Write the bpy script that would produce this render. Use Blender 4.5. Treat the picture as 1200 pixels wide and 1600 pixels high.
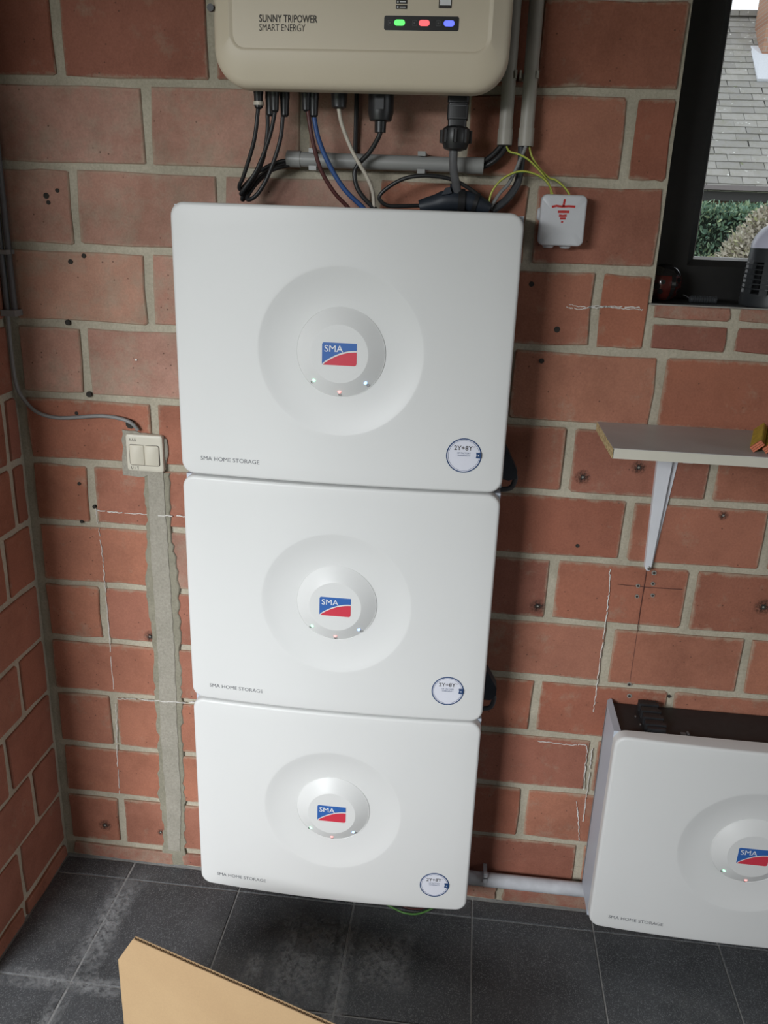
import bpy, bmesh, math, random
from mathutils import Vector, Matrix
random.seed(7)
S = bpy.context.scene
for o in list(bpy.data.objects):
    bpy.data.objects.remove(o)
COL = S.collection
PI = math.pi
R = math.radians

# ---------------------------------------------------------------- camera
cam_d = bpy.data.cameras.new('camera')
cam = bpy.data.objects.new('camera', cam_d)
COL.objects.link(cam)
yaw, pitch, roll = R(5.5032), R(19.2298), R(2.1037)
fw = Vector((-math.sin(yaw) * math.cos(pitch), math.cos(yaw) * math.cos(pitch), -math.sin(pitch)))
r0 = Vector((math.cos(yaw), math.sin(yaw), 0))
u0 = r0.cross(fw)
rt = math.cos(roll) * r0 + math.sin(roll) * u0
up = -math.sin(roll) * r0 + math.cos(roll) * u0
m = Matrix((rt, up, -fw)).transposed().to_4x4()
m.translation = (0.2268, -1.6118, 1.5390)
cam.matrix_world = m
cam_d.sensor_fit = 'HORIZONTAL'
cam_d.sensor_width = 36
cam_d.lens = 1298.0 / 1200 * 36
cam_d.clip_start = .02
S.camera = cam

# ---------------------------------------------------------------- world, lamps, exposure
w = bpy.data.worlds.new('overcast_sky')
S.world = w
w.use_nodes = True
bg = w.node_tree.nodes['Background']
bg.inputs[0].default_value = (.90, .95, 1.0, 1)
bg.inputs[1].default_value = 1.4
S.view_settings.view_transform = 'Standard'
S.view_settings.look = 'None'
S.view_settings.gamma = 1
S.view_settings.use_curve_mapping = False
S.view_settings.exposure = 0.0


def area(name, loc, target, sx, sy, power, col=(1, 1, 1)):
    d = bpy.data.lights.new(name, 'AREA')
    d.shape = 'RECTANGLE'
    d.size, d.size_y = sx, sy
    d.energy = power
    d.color = col
    o = bpy.data.objects.new(name, d)
    COL.objects.link(o)
    o.location = loc
    o.rotation_euler = (Vector(target) - Vector(loc)).to_track_quat('-Z', 'Y').to_euler()
    return o


# bright part of the sky outside the open garage door behind the camera on the left; the door's lintel shades the top of the wall
area('daylight_sky', (-2.3, -5.0, 2.6), (-.1, 0, .9), 2.4, 1.3, 350, (.95, .98, 1.0))
# added fill lamp for the left wall, behind an opening made for it
area('fill_right', (3.9, -1.8, 2.1), (-.5, -.3, .7), 1.2, 1.0, 28, (.95, .98, 1.0))


# ---------------------------------------------------------------- helpers
class MB:
    """collects simple solids for one mesh"""
    def __init__(s):
        s.v = []
        s.f = []

    def add(s, v, f):
        n = len(s.v)
        s.v += [tuple(p) for p in v]
        s.f += [tuple(i + n for i in q) for q in f]
        return s

    def box(s, x0, x1, y0, y1, z0, z1):
        v = [(x0, y0, z0), (x1, y0, z0), (x1, y1, z0), (x0, y1, z0), (x0, y0, z1), (x1, y0, z1), (x1, y1, z1), (x0, y1, z1)]
        return s.add(v, [(3, 2, 1, 0), (4, 5, 6, 7), (0, 1, 5, 4), (1, 2, 6, 5), (2, 3, 7, 6), (3, 0, 4, 7)])

    def rings(s, rings, cap0=True, cap1=True, closed=True):
        n = len(rings[0])
        v = [p for r in rings for p in r]
        f = []
        for i in range(len(rings) - 1):
            for j in range(n if closed else n - 1):
                a, b = i * n + j, i * n + (j + 1) % n
                f.append((a, b, b + n, a + n))
        if cap0:
            f.append(tuple(range(n - 1, -1, -1)))
        if cap1:
            k = (len(rings) - 1) * n
            f.append(tuple(range(k, k + n)))
        return s.add(v, f)

    def tube(s, path, r, n=10, step=3, caps=True):
        P = smooth_path(path, step)
        rings = []
        nrm = None
        for i, p in enumerate(P):
            t = (P[min(i + 1, len(P) - 1)] - P[max(i - 1, 0)]).normalized()
            if nrm is None:
                nrm = t.orthogonal().normalized()
            nrm = (nrm - t * nrm.dot(t)).normalized()
            b = t.cross(nrm)
            rr = r(i / (len(P) - 1)) if callable(r) else r
            rings.append([p + rr * (math.cos(2 * PI * k / n) * nrm + math.sin(2 * PI * k / n) * b) for k in range(n)])
        return s.rings(rings, caps, caps)

    def lathe(s, prof, c=(0, 0, 0), axis='Z', n=24, cap0=True, cap1=True):
        rings = []
        for r, h in prof:
            ring = []
            for k in range(n):
                a = 2 * PI * k / n
                x, y = r * math.cos(a), r * math.sin(a)
                p = {'Z': (x, y, h), 'Y': (x, h, -y), 'X': (h, x, y)}[axis]
                ring.append((p[0] + c[0], p[1] + c[1], p[2] + c[2]))
            rings.append(ring)
        return s.rings(rings, cap0, cap1)

    def prism(s, out, y0, y1):
        """outline in x,z (counter-clockwise seen from -y) extruded from y0 (front) to y1"""
        return s.rings([[(x, y0, z) for x, z in out], [(x, y1, z) for x, z in out]])


def smooth_path(path, step):
    P = [Vector(p) for p in path]
    if step <= 1 or len(P) < 3:
        return P
    out = []
    for i in range(len(P) - 1):
        p0, p1, p2, p3 = P[max(i - 1, 0)], P[i], P[i + 1], P[min(i + 2, len(P) - 1)]
        for k in range(step):
            t = k / step
            out.append(.5 * ((2 * p1) + (p2 - p0) * t + (2 * p0 - 5 * p1 + 4 * p2 - p3) * t * t + (3 * p1 - p0 - 3 * p2 + p3) * t ** 3))
    out.append(P[-1])
    return out


def rrect(hx, hz, r, seg=6, cx=0, cz=0, sub=0):
    """rounded rectangle outline in (x, z), counter-clockwise"""
    o = []
    cs = [(hx - r, -hz + r, -90), (hx - r, hz - r, 0), (-hx + r, hz - r, 90), (-hx + r, -hz + r, 180)]
    for k, (x, z, a0) in enumerate(cs):
        for i in range(seg + 1):
            a = R(a0 + 90 * i / seg)
            o.append((cx + x + r * math.cos(a), cz + z + r * math.sin(a)))
        if sub:
            a1 = o[-1]
            nx = cs[(k + 1) % 4]
            b = R(nx[2])
            a2 = (cx + nx[0] + r * math.cos(b), cz + nx[1] + r * math.sin(b))
            for i in range(1, sub):
                t = i / sub
                o.append((a1[0] + (a2[0] - a1[0]) * t, a1[1] + (a2[1] - a1[1]) * t))
    return o


def mesh(name, mb, mat=None, smooth=None, fix=True):
    me = bpy.data.meshes.new(name)
    me.from_pydata([tuple(p) for p in mb.v], [], mb.f)
    if fix:
        bm = bmesh.new()
        bm.from_mesh(me)
        bmesh.ops.recalc_face_normals(bm, faces=bm.faces)
        bm.to_mesh(me)
        bm.free()
    if mat:
        me.materials.append(mat)
    if smooth is not None:
        me.shade_smooth()
        me.set_sharp_from_angle(angle=R(smooth))
    return me


def tag(o, label=None, cat=None, group=None, kind=None):
    for k, v in (('label', label), ('category', cat), ('group', group), ('kind', kind)):
        if v:
            o[k] = v
    return o


def link(name, me, parent=None, loc=None):
    o = bpy.data.objects.new(name, me)
    COL.objects.link(o)
    if parent:
        o.parent = parent
    if loc:
        o.location = loc
    return o


def part(name, mb, mat, parent, smooth=None, label=None, fix=True):
    """a mesh part; its points are in the frame of the thing (or of the part) it belongs to, origin moved to its middle"""
    c = centre(mb)
    mb.v = [(p[0] - c[0], p[1] - c[1], p[2] - c[2]) for p in mb.v]
    po = Vector(parent.get('_o', (0, 0, 0)))
    o = link(name, mesh(name, mb, mat, smooth, fix), parent, Vector(c) - po)
    o['_o'] = c
    if label:
        o['label'] = label
    return o


def centre(mb):
    return tuple((min(p[i] for p in mb.v) + max(p[i] for p in mb.v)) / 2 for i in range(3))


def solo(name, mb, mat, label=None, cat=None, group=None, kind=None, smooth=None):
    """a thing that is one mesh, origin at the middle of its foot; points in world space"""
    c = centre(mb)
    c = (c[0], c[1], min(p[2] for p in mb.v))
    mb.v = [(p[0] - c[0], p[1] - c[1], p[2] - c[2]) for p in mb.v]
    o = link(name, mesh(name, mb, mat, smooth), None, c)
    o['_o'] = c
    return tag(o, label, cat, group, kind)


def thing(name, label, cat, loc=(0, 0, 0), group=None):
    o = link(name, None, None, loc)
    o.empty_display_size = .05
    return tag(o, label, cat, group)


def text_mb(body, x0, x1, z0, z1, yf, bold=0.0, depth=.0003):
    """flat lettering fitted to a box in x,z on the surface y = yf(x, z)"""
    cu = bpy.data.curves.new('t', 'FONT')
    cu.body = body
    cu.offset = bold
    cu.resolution_u = 3
    ob = bpy.data.objects.new('t', cu)
    COL.objects.link(ob)
    dg = bpy.context.evaluated_depsgraph_get()
    dg.update()
    ev = ob.evaluated_get(dg)
    me = ev.to_mesh()
    vs = [v.co.copy() for v in me.vertices]
    fs = [tuple(p.vertices) for p in me.polygons]
    ev.to_mesh_clear()
    bpy.data.objects.remove(ob)
    bpy.data.curves.remove(cu)
    ax, bx = min(v.x for v in vs), max(v.x for v in vs)
    az, bz = min(v.y for v in vs), max(v.y for v in vs)
    mb = MB()
    out = []
    for v in vs:
        x = x0 + (v.x - ax) / (bx - ax) * (x1 - x0)
        z = z0 + (v.y - az) / (bz - az) * (z1 - z0)
        out.append((x, yf(x, z) - depth, z))
    return mb.add(out, fs)


# ---------------------------------------------------------------- materials
def new_mat(name):
    ma = bpy.data.materials.new(name)
    ma.use_nodes = True
    nt = ma.node_tree
    return ma, nt, nt.nodes['Principled BSDF']


def nd(nt, typ, **kw):
    n = nt.nodes.new(typ)
    for k, v in kw.items():
        if k.startswith('i_'):
            n.inputs[int(k[2:])].default_value = v
        else:
            setattr(n, k, v)
    return n


def ramp(nt, src, stops):
    r = nd(nt, 'ShaderNodeValToRGB')
    el = r.color_ramp.elements
    while len(el) < len(stops):
        el.new(.5)
    for e, (p, c) in zip(el, stops):
        e.position = p
        e.color = c if len(c) == 4 else (*c, 1)
    nt.links.new(src, r.inputs[0])
    return r.outputs[0]


def mix(nt, fac, a, b, mode='MIX'):
    n = nd(nt, 'ShaderNodeMix', data_type='RGBA', blend_type=mode)
    for sock, v in ((n.inputs[0], fac), (n.inputs[6], a), (n.inputs[7], b)):
        if isinstance(v, (int, float)):
            sock.default_value = v
        elif isinstance(v, tuple):
            sock.default_value = (*v, 1) if len(v) == 3 else v
        else:
            nt.links.new(v, sock)
    return n.outputs[2]


def coords(nt, rnd=True):
    tc = nd(nt, 'ShaderNodeTexCoord')
    if not rnd:
        return tc.outputs['Object'], None
    oi = nd(nt, 'ShaderNodeObjectInfo')
    mu = nd(nt, 'ShaderNodeVectorMath', operation='MULTIPLY_ADD')
    cb = nd(nt, 'ShaderNodeCombineXYZ')
    for i, k in enumerate((53, 91, 37)):
        mm = nd(nt, 'ShaderNodeMath', operation='MULTIPLY', i_1=k)
        nt.links.new(oi.outputs['Random'], mm.inputs[0])
        nt.links.new(mm.outputs[0], cb.inputs[i])
    nt.links.new(tc.outputs['Object'], mu.inputs[0])
    mu.inputs[1].default_value = (1, 1, 1)
    nt.links.new(cb.outputs[0], mu.inputs[2])
    return mu.outputs[0], oi.outputs['Random']


def noise(nt, vec, scale, detail=4, rough=.55):
    n = nd(nt, 'ShaderNodeTexNoise')
    n.inputs['Scale'].default_value = scale
    n.inputs['Detail'].default_value = detail
    n.inputs['Roughness'].default_value = rough
    nt.links.new(vec, n.inputs['Vector'])
    return n.outputs['Fac']


def bump(nt, b, h, strength, dist):
    n = nd(nt, 'ShaderNodeBump')
    n.inputs['Strength'].default_value = strength
    n.inputs['Distance'].default_value = dist
    nt.links.new(h, n.inputs['Height'])
    nt.links.new(n.outputs[0], b.inputs['Normal'])


def plain(name, col, rough=.5, metal=0, spec=.5, grain=.06, scale=60, emit=None, estr=0):
    ma, nt, b = new_mat(name)
    b.inputs['Roughness'].default_value = rough
    b.inputs['Metallic'].default_value = metal
    b.inputs['Specular IOR Level'].default_value = spec
    v, _ = coords(nt, False)
    f = noise(nt, v, scale)
    lo = tuple(c * (1 - grain) for c in col)
    hi = tuple(min(1, c * (1 + grain)) for c in col)
    nt.links.new(ramp(nt, f, [(.3, lo), (.7, hi)]), b.inputs['Base Color'])
    if emit:
        b.inputs['Emission Color'].default_value = (*emit, 1)
        b.inputs['Emission Strength'].default_value = estr
    return ma


def brick_mat(name, cols, eff=.66, edge=True):
    ma, nt, b = new_mat(name)
    v, rnd = coords(nt)
    base = ramp(nt, rnd, cols)
    n1 = noise(nt, v, 9, 5, .6)
    c = mix(nt, ramp(nt, n1, [(.35, (0, 0, 0)), (.7, (1, 1, 1))]), base, (.30, .125, .085), 'MIX')
    c = mix(nt, .45, base, c)
    # pale lime bloom, fine grain, dark pits
    n2 = noise(nt, v, 14, 8, .72)
    c = mix(nt, ramp(nt, n2, [(eff - .08, (0, 0, 0)), (eff + .12, (.62, .62, .62))]), c, (.40, .33, .25))
    n4 = noise(nt, v, 5, 8, .7)
    c = mix(nt, .8, c, ramp(nt, n4, [(.30, (.66, .64, .62)), (.52, (1, 1, 1)), (.72, (1.15, 1.13, 1.12))]), 'MULTIPLY')
    n3 = noise(nt, v, 260, 3, .6)
    c = mix(nt, .45, c, ramp(nt, n3, [(.3, (.62, .62, .62)), (.7, (1.0, 1.0, 1.0))]), 'MULTIPLY')
    vo = nd(nt, 'ShaderNodeTexVoronoi')
    vo.inputs['Scale'].default_value = 62
    nt.links.new(v, vo.inputs['Vector'])
    pit = ramp(nt, vo.outputs['Distance'], [(.07, (1, 1, 1)), (.13, (0, 0, 0))])
    gate = ramp(nt, noise(nt, v, 21, 2), [(.50, (0, 0, 0)), (.56, (1, 1, 1))])
    pm = mix(nt, 1.0, pit, gate, 'MULTIPLY')
    c = mix(nt, mix(nt, .7, (0, 0, 0), pm), c, (.075, .04, .03))
    if edge:
        # mortar smeared over the rims of the bricks
        tc = nd(nt, 'ShaderNodeTexCoord')
        ma_ = nd(nt, 'ShaderNodeVectorMath', operation='MULTIPLY_ADD')
        ma_.inputs[1].default_value = (2, 2, 2)
        ma_.inputs[2].default_value = (-1, -1, -1)
        nt.links.new(tc.outputs['Generated'], ma_.inputs[0])
        ab = nd(nt, 'ShaderNodeVectorMath', operation='ABSOLUTE')
        nt.links.new(ma_.outputs[0], ab.inputs[0])
        sp = nd(nt, 'ShaderNodeSeparateXYZ')
        nt.links.new(ab.outputs[0], sp.inputs[0])
        wx = nd(nt, 'ShaderNodeMath', operation='MULTIPLY_ADD', i_1=2.1, i_2=-1.1)
        nt.links.new(sp.outputs[0], wx.inputs[0])
        mx = nd(nt, 'ShaderNodeMath', operation='MAXIMUM')
        nt.links.new(wx.outputs[0], mx.inputs[0])
        nt.links.new(sp.outputs[2], mx.inputs[1])
        rough = nd(nt, 'ShaderNodeMath', operation='MULTIPLY_ADD', i_1=.42, i_2=-.21)
        nt.links.new(noise(nt, v, 34, 6, .75), rough.inputs[0])
        ad = nd(nt, 'ShaderNodeMath', operation='ADD')
        nt.links.new(mx.outputs[0], ad.inputs[0])
        nt.links.new(rough.outputs[0], ad.inputs[1])
        c = mix(nt, ramp(nt, ad.outputs[0], [(.90, (0, 0, 0)), (1.02, (.62, .62, .62))]), c, (.42, .35, .26))
    nt.links.new(c, b.inputs['Base Color'])
    b.inputs['Roughness'].default_value = .88
    b.inputs['Specular IOR Level'].default_value = .25
    bump(nt, b, mix(nt, .35, n3, n2), .5, .0022)
    return ma


def mortar_mat(name, lo, hi):
    ma, nt, b = new_mat(name)
    v, _ = coords(nt, False)
    n1 = noise(nt, v, 12, 6, .65)
    n2 = noise(nt, v, 190, 4, .7)
    c = ramp(nt, n1, [(.3, lo), (.7, hi)])
    c = mix(nt, .5, c, ramp(nt, n2, [(.3, (.55, .55, .55)), (.65, (1, 1, 1))]), 'MULTIPLY')
    nt.links.new(c, b.inputs['Base Color'])
    b.inputs['Roughness'].default_value = .95
    b.inputs['Specular IOR Level'].default_value = .15
    bump(nt, b, mix(nt, .5, n2, noise(nt, v, 60, 5)), .7, .004)
    return ma


M = {}
M['brick'] = brick_mat('brick_red', [(0, (.33, .13, .085)), (.2, (.43, .165, .10)), (.4, (.37, .15, .105)), (.6, (.45, .20, .13)), (.8, (.38, .14, .088)), (1, (.32, .135, .10))])
M['brick_mid'] = brick_mat('brick_salmon', [(0, (.41, .175, .12)), (.3, (.47, .195, .12)), (.6, (.42, .17, .11)), (1, (.48, .205, .13))])
M['brick_side'] = brick_mat('brick_side', [(0, (.33, .13, .085)), (.3, (.40, .16, .10)), (.6, (.36, .15, .105)), (1, (.42, .18, .12))], edge=False)
M['brick_dusty'] = brick_mat('brick_dusty', [(0, (.48, .28, .215)), (.35, (.54, .305, .23)), (.7, (.50, .30, .24)), (1, (.55, .31, .22))], eff=.54)
M['brick_old'] = brick_mat('brick_worn', [(0, (.36, .15, .11)), (1, (.40, .17, .12))], eff=.50)
M['mortar'] = mortar_mat('mortar_grey', (.42, .38, .295), (.58, .53, .42))
M['cement'] = mortar_mat('cement_patch', (.34, .32, .265), (.42, .39, .33))
M['plaster'] = plain('plaster_pale', (.45, .43, .40), .9)
M['dark_ceiling'] = plain('ceiling_dark', (.20, .15, .10), .9)  # unseen ceiling coloured dark to weaken the bounce light
M['white_shell'] = plain('shell_white', (.715, .718, .71), .42, spec=.4, grain=.008, scale=5)
M['side_grey'] = plain('side_light_grey', (.52, .565, .64), .45, grain=.01)
M['black_core'] = plain('core_black', (.018, .018, .020), .55, grain=.2)
M['cream'] = plain('cover_cream', (.69, .605, .465), .45, grain=.01, scale=8)
M['blue'] = plain('logo_blue', (.035, .13, .42), .4, grain=.02)
M['red'] = plain('logo_red', (.62, .045, .075), .4, grain=.02)
M['ink'] = plain('ink_grey', (.12, .125, .14), .6)
M['ink_dark'] = plain('ink_dark', (.030, .024, .020), .6)
M['navy'] = plain('ink_navy', (.018, .055, .16), .5)
M['sticker'] = plain('sticker_white', (.74, .75, .83), .35, grain=.01)
M['print_white'] = plain('print_white', (.82, .83, .84), .4, grain=.01)
M['led_g'] = plain('lamp_green', (.2, .9, .3), .4, emit=(.10, .85, .12), estr=1.0)
M['led_r'] = plain('lamp_red', (.9, .2, .2), .4, emit=(1.0, .10, .12), estr=1.0)
M['led_b'] = plain('lamp_blue', (.2, .3, .9), .4, emit=(.12, .14, 1.0), estr=1.0)
M['dot_g'] = plain('dot_green', (.2, .9, .4), .4, emit=(.35, 1.0, .55), estr=2.2)
M['dot_r'] = plain('dot_red', (.9, .2, .2), .4, emit=(1.0, .35, .33), estr=1.6)
M['dot_b'] = plain('dot_blue', (.2, .3, .9), .4, emit=(.30, .50, 1.0), estr=2.6)
M['pvc'] = plain('conduit_grey', (.31, .31, .30), .38, grain=.04, scale=25)
M['pvc_warm'] = plain('conduit_warm_grey', (.37, .345, .30), .45, grain=.08, scale=25)
M['pvc_pale'] = plain('conduit_pale', (.50, .51, .54), .5, grain=.18, scale=18)
M['cable_black'] = plain('cable_black', (.022, .022, .023), .42, grain=.1)
M['cable_dark'] = plain('cable_charcoal', (.05, .053, .058), .5, grain=.1)
M['cable_grey'] = plain('cable_grey', (.11, .11, .115), .5, grain=.1)
M['cable_lgrey'] = plain('cable_light_grey', (.24, .24, .235), .5, grain=.08)
M['cable_brown'] = plain('cable_brown', (.085, .022, .020), .45, grain=.1)
M['cable_blue'] = plain('cable_blue', (.035, .09, .26), .45, grain=.1)
M['cable_white'] = plain('cable_white', (.55, .50, .42), .5, grain=.1)
M['yellow_stripe'] = plain('wire_yellow', (.52, .55, .10), .45, grain=.1)
M['green_stripe'] = plain('wire_green', (.10, .26, .06), .45, grain=.1)
M['black_plastic'] = plain('plastic_black', (.020, .020, .021), .38, grain=.1)
M['blue_black'] = plain('plastic_blue_black', (.020, .026, .036), .5, grain=.2)
M['box_white'] = plain('box_white', (.62, .63, .65), .4, grain=.02)
M['marker'] = plain('marker_red', (.50, .022, .018), .5, grain=.15, scale=200)
M['switch'] = plain('switch_cream', (.62, .585, .49), .45, grain=.03, scale=30)
M['switch2'] = plain('switch_rocker', (.60, .56, .46), .42, grain=.02, scale=30)
M['chalk'] = plain('chalk', (.72, .70, .66), .95, grain=.2, scale=300)
M['hole'] = plain('hole_dark', (.030, .026, .022), .9, grain=.3)
M['soot'] = plain('soot', (.05, .040, .034), .95, grain=.5, scale=180)
M['plug'] = plain('wall_plug_grey', (.30, .28, .25), .7)
M['melamine'] = plain('melamine_white', (.56, .55, .54), .45, grain=.05, scale=14)
M['edge_band'] = plain('edge_band_cream', (.66, .63, .54), .45, grain=.03, scale=14)
M['steel_white'] = plain('steel_white', (.70, .71, .75), .4, grain=.03, scale=20)
M['screw'] = plain('screw_steel', (.35, .34, .33), .35, metal=.9)
M['frame'] = plain('frame_dark', (.016, .0155, .015), .42, grain=.1)
M['bead'] = plain('bead_silver', (.75, .75, .76), .35, metal=.3)
M['dome'] = plain('dome_white', (.66, .66, .80), .3, grain=.01)
M['cage'] = plain('cage_charcoal', (.035, .038, .042), .4, grain=.1)
M['warn'] = plain('warning_label', (.70, .60, .36), .5)
M['lady_red'] = plain('lacquer_dark_red', (.055, .010, .008), .18, grain=.2, scale=40)
M['lady_black'] = plain('lacquer_black', (.012, .011, .011), .12)
M['rule_yellow'] = plain('rule_yellow', (.60, .46, .055), .5, grain=.25, scale=90)
M['rule_end'] = plain('rule_end_orange', (.55, .15, .07), .5, grain=.2, scale=90)
M['gutter'] = plain('gutter_mauve_grey', (.22, .19, .19), .6)
M['fascia'] = plain('fascia_dark', (.045, .042, .042), .7)
M['stand_in'] = plain('stand_in_pale', (.62, .64, .68), .6)
M['ground'] = plain('lawn_green', (.10, .14, .05), .95, grain=.4, scale=6)
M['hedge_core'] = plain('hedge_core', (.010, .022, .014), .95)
M['shrub_core'] = plain('shrub_core', (.14, .12, .08), .95)


def leaf_mat(name, stops):
    ma, nt, b = new_mat(name)
    g = nd(nt, 'ShaderNodeNewGeometry')
    nt.links.new(ramp(nt, g.outputs['Random Per Island'], stops), b.inputs['Base Color'])
    b.inputs['Roughness'].default_value = .7
    return ma


M['hedge'] = leaf_mat('conifer_leaf', [(0, (.09, .18, .13)), (.5, (.20, .33, .23)), (.85, (.34, .47, .30)), (1, (.60, .64, .36))])
M['shrub'] = leaf_mat('dry_leaf', [(0, (.30, .26, .20)), (.35, (.52, .47, .38)), (.7, (.70, .64, .55)), (.92, (.36, .37, .18)), (1, (.78, .74, .68))])


def tile_mat():
    ma, nt, b = new_mat('tile_black_granite')
    v, rnd = coords(nt)
    n0 = noise(nt, v, 7, 4)
    c = ramp(nt, n0, [(.3, (.053, .056, .060)), (.7, (.089, .094, .102))])
    vo = nd(nt, 'ShaderNodeTexVoronoi', feature='F1')
    vo.inputs['Scale'].default_value = 560
    vo.inputs['Randomness'].default_value = 1
    nt.links.new(v, vo.inputs['Vector'])
    fl = ramp(nt, vo.outputs['Color'], [(.62, (0, 0, 0)), (.95, (1, 1, 1))])
    c = mix(nt, mix(nt, 1.0, fl, (.6, .6, .6), 'MULTIPLY'), c, (.30, .31, .32))
    n2 = noise(nt, v, 520, 3, .7)
    c = mix(nt, ramp(nt, n2, [(.60, (0, 0, 0)), (.74, (.7, .7, .7))]), c, (.40, .40, .41))
    n3 = noise(nt, v, 5, 7, .68)
    c = mix(nt, ramp(nt, n3, [(.52, (0, 0, 0)), (.80, (.42, .42, .42))]), c, (.20, .20, .195))
    nt.links.new(c, b.inputs['Base Color'])
    b.inputs['Roughness'].default_value = .55
    b.inputs['Specular IOR Level'].default_value = .35
    bump(nt, b, n2, .15, .001)
    return ma


M['tile'] = tile_mat()


def film_mat(name, col, flat='z', scale=60):
    # thin film that is worn through in places
    ma, nt, b = new_mat(name)
    v, _ = coords(nt, False)
    n = noise(nt, v, scale, 7, .75)
    tc = nd(nt, 'ShaderNodeTexCoord')
    sp = nd(nt, 'ShaderNodeVectorMath', operation='SUBTRACT')
    sp.inputs[1].default_value = (.5, .5, .5)
    nt.links.new(tc.outputs['Generated'], sp.inputs[0])
    ml = nd(nt, 'ShaderNodeVectorMath', operation='MULTIPLY')
    ml.inputs[1].default_value = (2, 2, 0) if flat == 'z' else (2, 0, 2)
    nt.links.new(sp.outputs[0], ml.inputs[0])
    le = nd(nt, 'ShaderNodeVectorMath', operation='ABSOLUTE')
    nt.links.new(ml.outputs[0], le.inputs[0])
    sx = nd(nt, 'ShaderNodeSeparateXYZ')
    nt.links.new(le.outputs[0], sx.inputs[0])
    if flat == 'z':
        mx = nd(nt, 'ShaderNodeMath', operation='MAXIMUM')
        nt.links.new(sx.outputs[0], mx.inputs[0])
        nt.links.new(sx.outputs[1], mx.inputs[1])
        dist = mx.outputs[0]
    else:
        ln = nd(nt, 'ShaderNodeVectorMath', operation='LENGTH')
        nt.links.new(le.outputs[0], ln.inputs[0])
        dist = ln.outputs['Value']
    fade = ramp(nt, dist, [(.15, (1, 1, 1)), (1, (0, 0, 0))])
    a = mix(nt, 1.0, ramp(nt, n, [(.40, (0, 0, 0)), (.66, (.85, .85, .85))]), fade, 'MULTIPLY')
    nt.links.new(a, b.inputs['Alpha'])
    b.inputs['Base Color'].default_value = (*col, 1)
    b.inputs['Roughness'].default_value = .9
    return ma


M['grout_film'] = film_mat('grout_film', (.40, .41, .42))
M['soot_film'] = film_mat('soot_film', (.035, .028, .024), 'y', 170)
M['pencil'] = plain('pencil_line', (.12, .05, .04), .9)
M['grout'] = mortar_mat('grout_grey', (.34, .34, .335), (.50, .50, .49))


def slate_mat():
    ma, nt, b = new_mat('roof_slate')
    v, rnd = coords(nt)
    base = ramp(nt, rnd, [(0, (.25, .24, .225)), (.5, (.30, .29, .27)), (1, (.35, .335, .31))])
    n = noise(nt, v, 9, 6, .7)
    c = mix(nt, ramp(nt, n, [(.45, (0, 0, 0)), (.75, (.6, .6, .6))]), base, (.22, .21, .15))
    n2 = noise(nt, v, 12, 4, .6)
    c = mix(nt, ramp(nt, n2, [(.66, (0, 0, 0)), (.70, (1, 1, 1))]), c, (.66, .66, .62))
    n3 = noise(nt, v, 7, 5, .6)
    c = mix(nt, ramp(nt, n3, [(.66, (0, 0, 0)), (.72, (.8, .8, .8))]), c, (.17, .20, .08))
    nt.links.new(c, b.inputs['Base Color'])
    b.inputs['Roughness'].default_value = .8
    return ma


M['slate'] = slate_mat()


def far_brick():
    ma, nt, b = new_mat('house_brick')
    v, _ = coords(nt, False)
    bt = nd(nt, 'ShaderNodeTexBrick')
    bt.inputs['Color1'].default_value = (.34, .17, .11, 1)
    bt.inputs['Color2'].default_value = (.42, .24, .16, 1)
    bt.inputs['Mortar'].default_value = (.35, .32, .28, 1)
    bt.inputs['Scale'].default_value = 4.5
    mp = nd(nt, 'ShaderNodeMapping')
    mp.inputs['Rotation'].default_value = (R(90), 0, 0)
    nt.links.new(v, mp.inputs[0])
    nt.links.new(mp.outputs[0], bt.inputs['Vector'])
    nt.links.new(bt.outputs['Color'], b.inputs['Base Color'])
    b.inputs['Roughness'].default_value = .9
    return ma


M['house_brick'] = far_brick()


def chip_mat():
    ma, nt, b = new_mat('chipboard')
    v, _ = coords(nt, False)
    n = noise(nt, v, 230, 3, .7)
    nt.links.new(ramp(nt, n, [(.32, (.16, .09, .035)), (.48, (.50, .36, .17)), (.7, (.72, .58, .34))]), b.inputs['Base Color'])
    b.inputs['Roughness'].default_value = .9
    bump(nt, b, n, .6, .002)
    return ma


M['chip'] = chip_mat()


def card_mat():
    ma, nt, b = new_mat('cardboard_tan')
    v, _ = coords(nt, False)
    n = noise(nt, v, 5, 5)
    n2 = noise(nt, v, 300, 3)
    c = ramp(nt, n, [(.3, (.47, .315, .175)), (.7, (.53, .365, .205))])
    c = mix(nt, .3, c, ramp(nt, n2, [(.3, (.8, .8, .8)), (.7, (1, 1, 1))]), 'MULTIPLY')
    nt.links.new(c, b.inputs['Base Color'])
    b.inputs['Roughness'].default_value = .85
    b.inputs['Specular IOR Level'].default_value = .2
    return ma


M['card'] = card_mat()
M['flute'] = plain('cardboard_flute', (.30, .19, .10), .95, grain=.2, scale=200)


def glass_mat():
    ma, nt, b = new_mat('window_glass')
    out = nt.nodes['Material Output']
    tr = nd(nt, 'ShaderNodeBsdfTransparent')
    tr.inputs[0].default_value = (.97, .98, .98, 1)
    gl = nd(nt, 'ShaderNodeBsdfGlossy')
    gl.inputs['Roughness'].default_value = .01
    fr = nd(nt, 'ShaderNodeFresnel')
    fr.inputs[0].default_value = 1.45
    mx = nd(nt, 'ShaderNodeMixShader')
    nt.links.new(fr.outputs[0], mx.inputs[0])
    nt.links.new(tr.outputs[0], mx.inputs[1])
    nt.links.new(gl.outputs[0], mx.inputs[2])
    nt.links.new(mx.outputs[0], out.inputs[0])
    nt.nodes.remove(b)
    return ma


M['glass'] = glass_mat()


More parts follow.
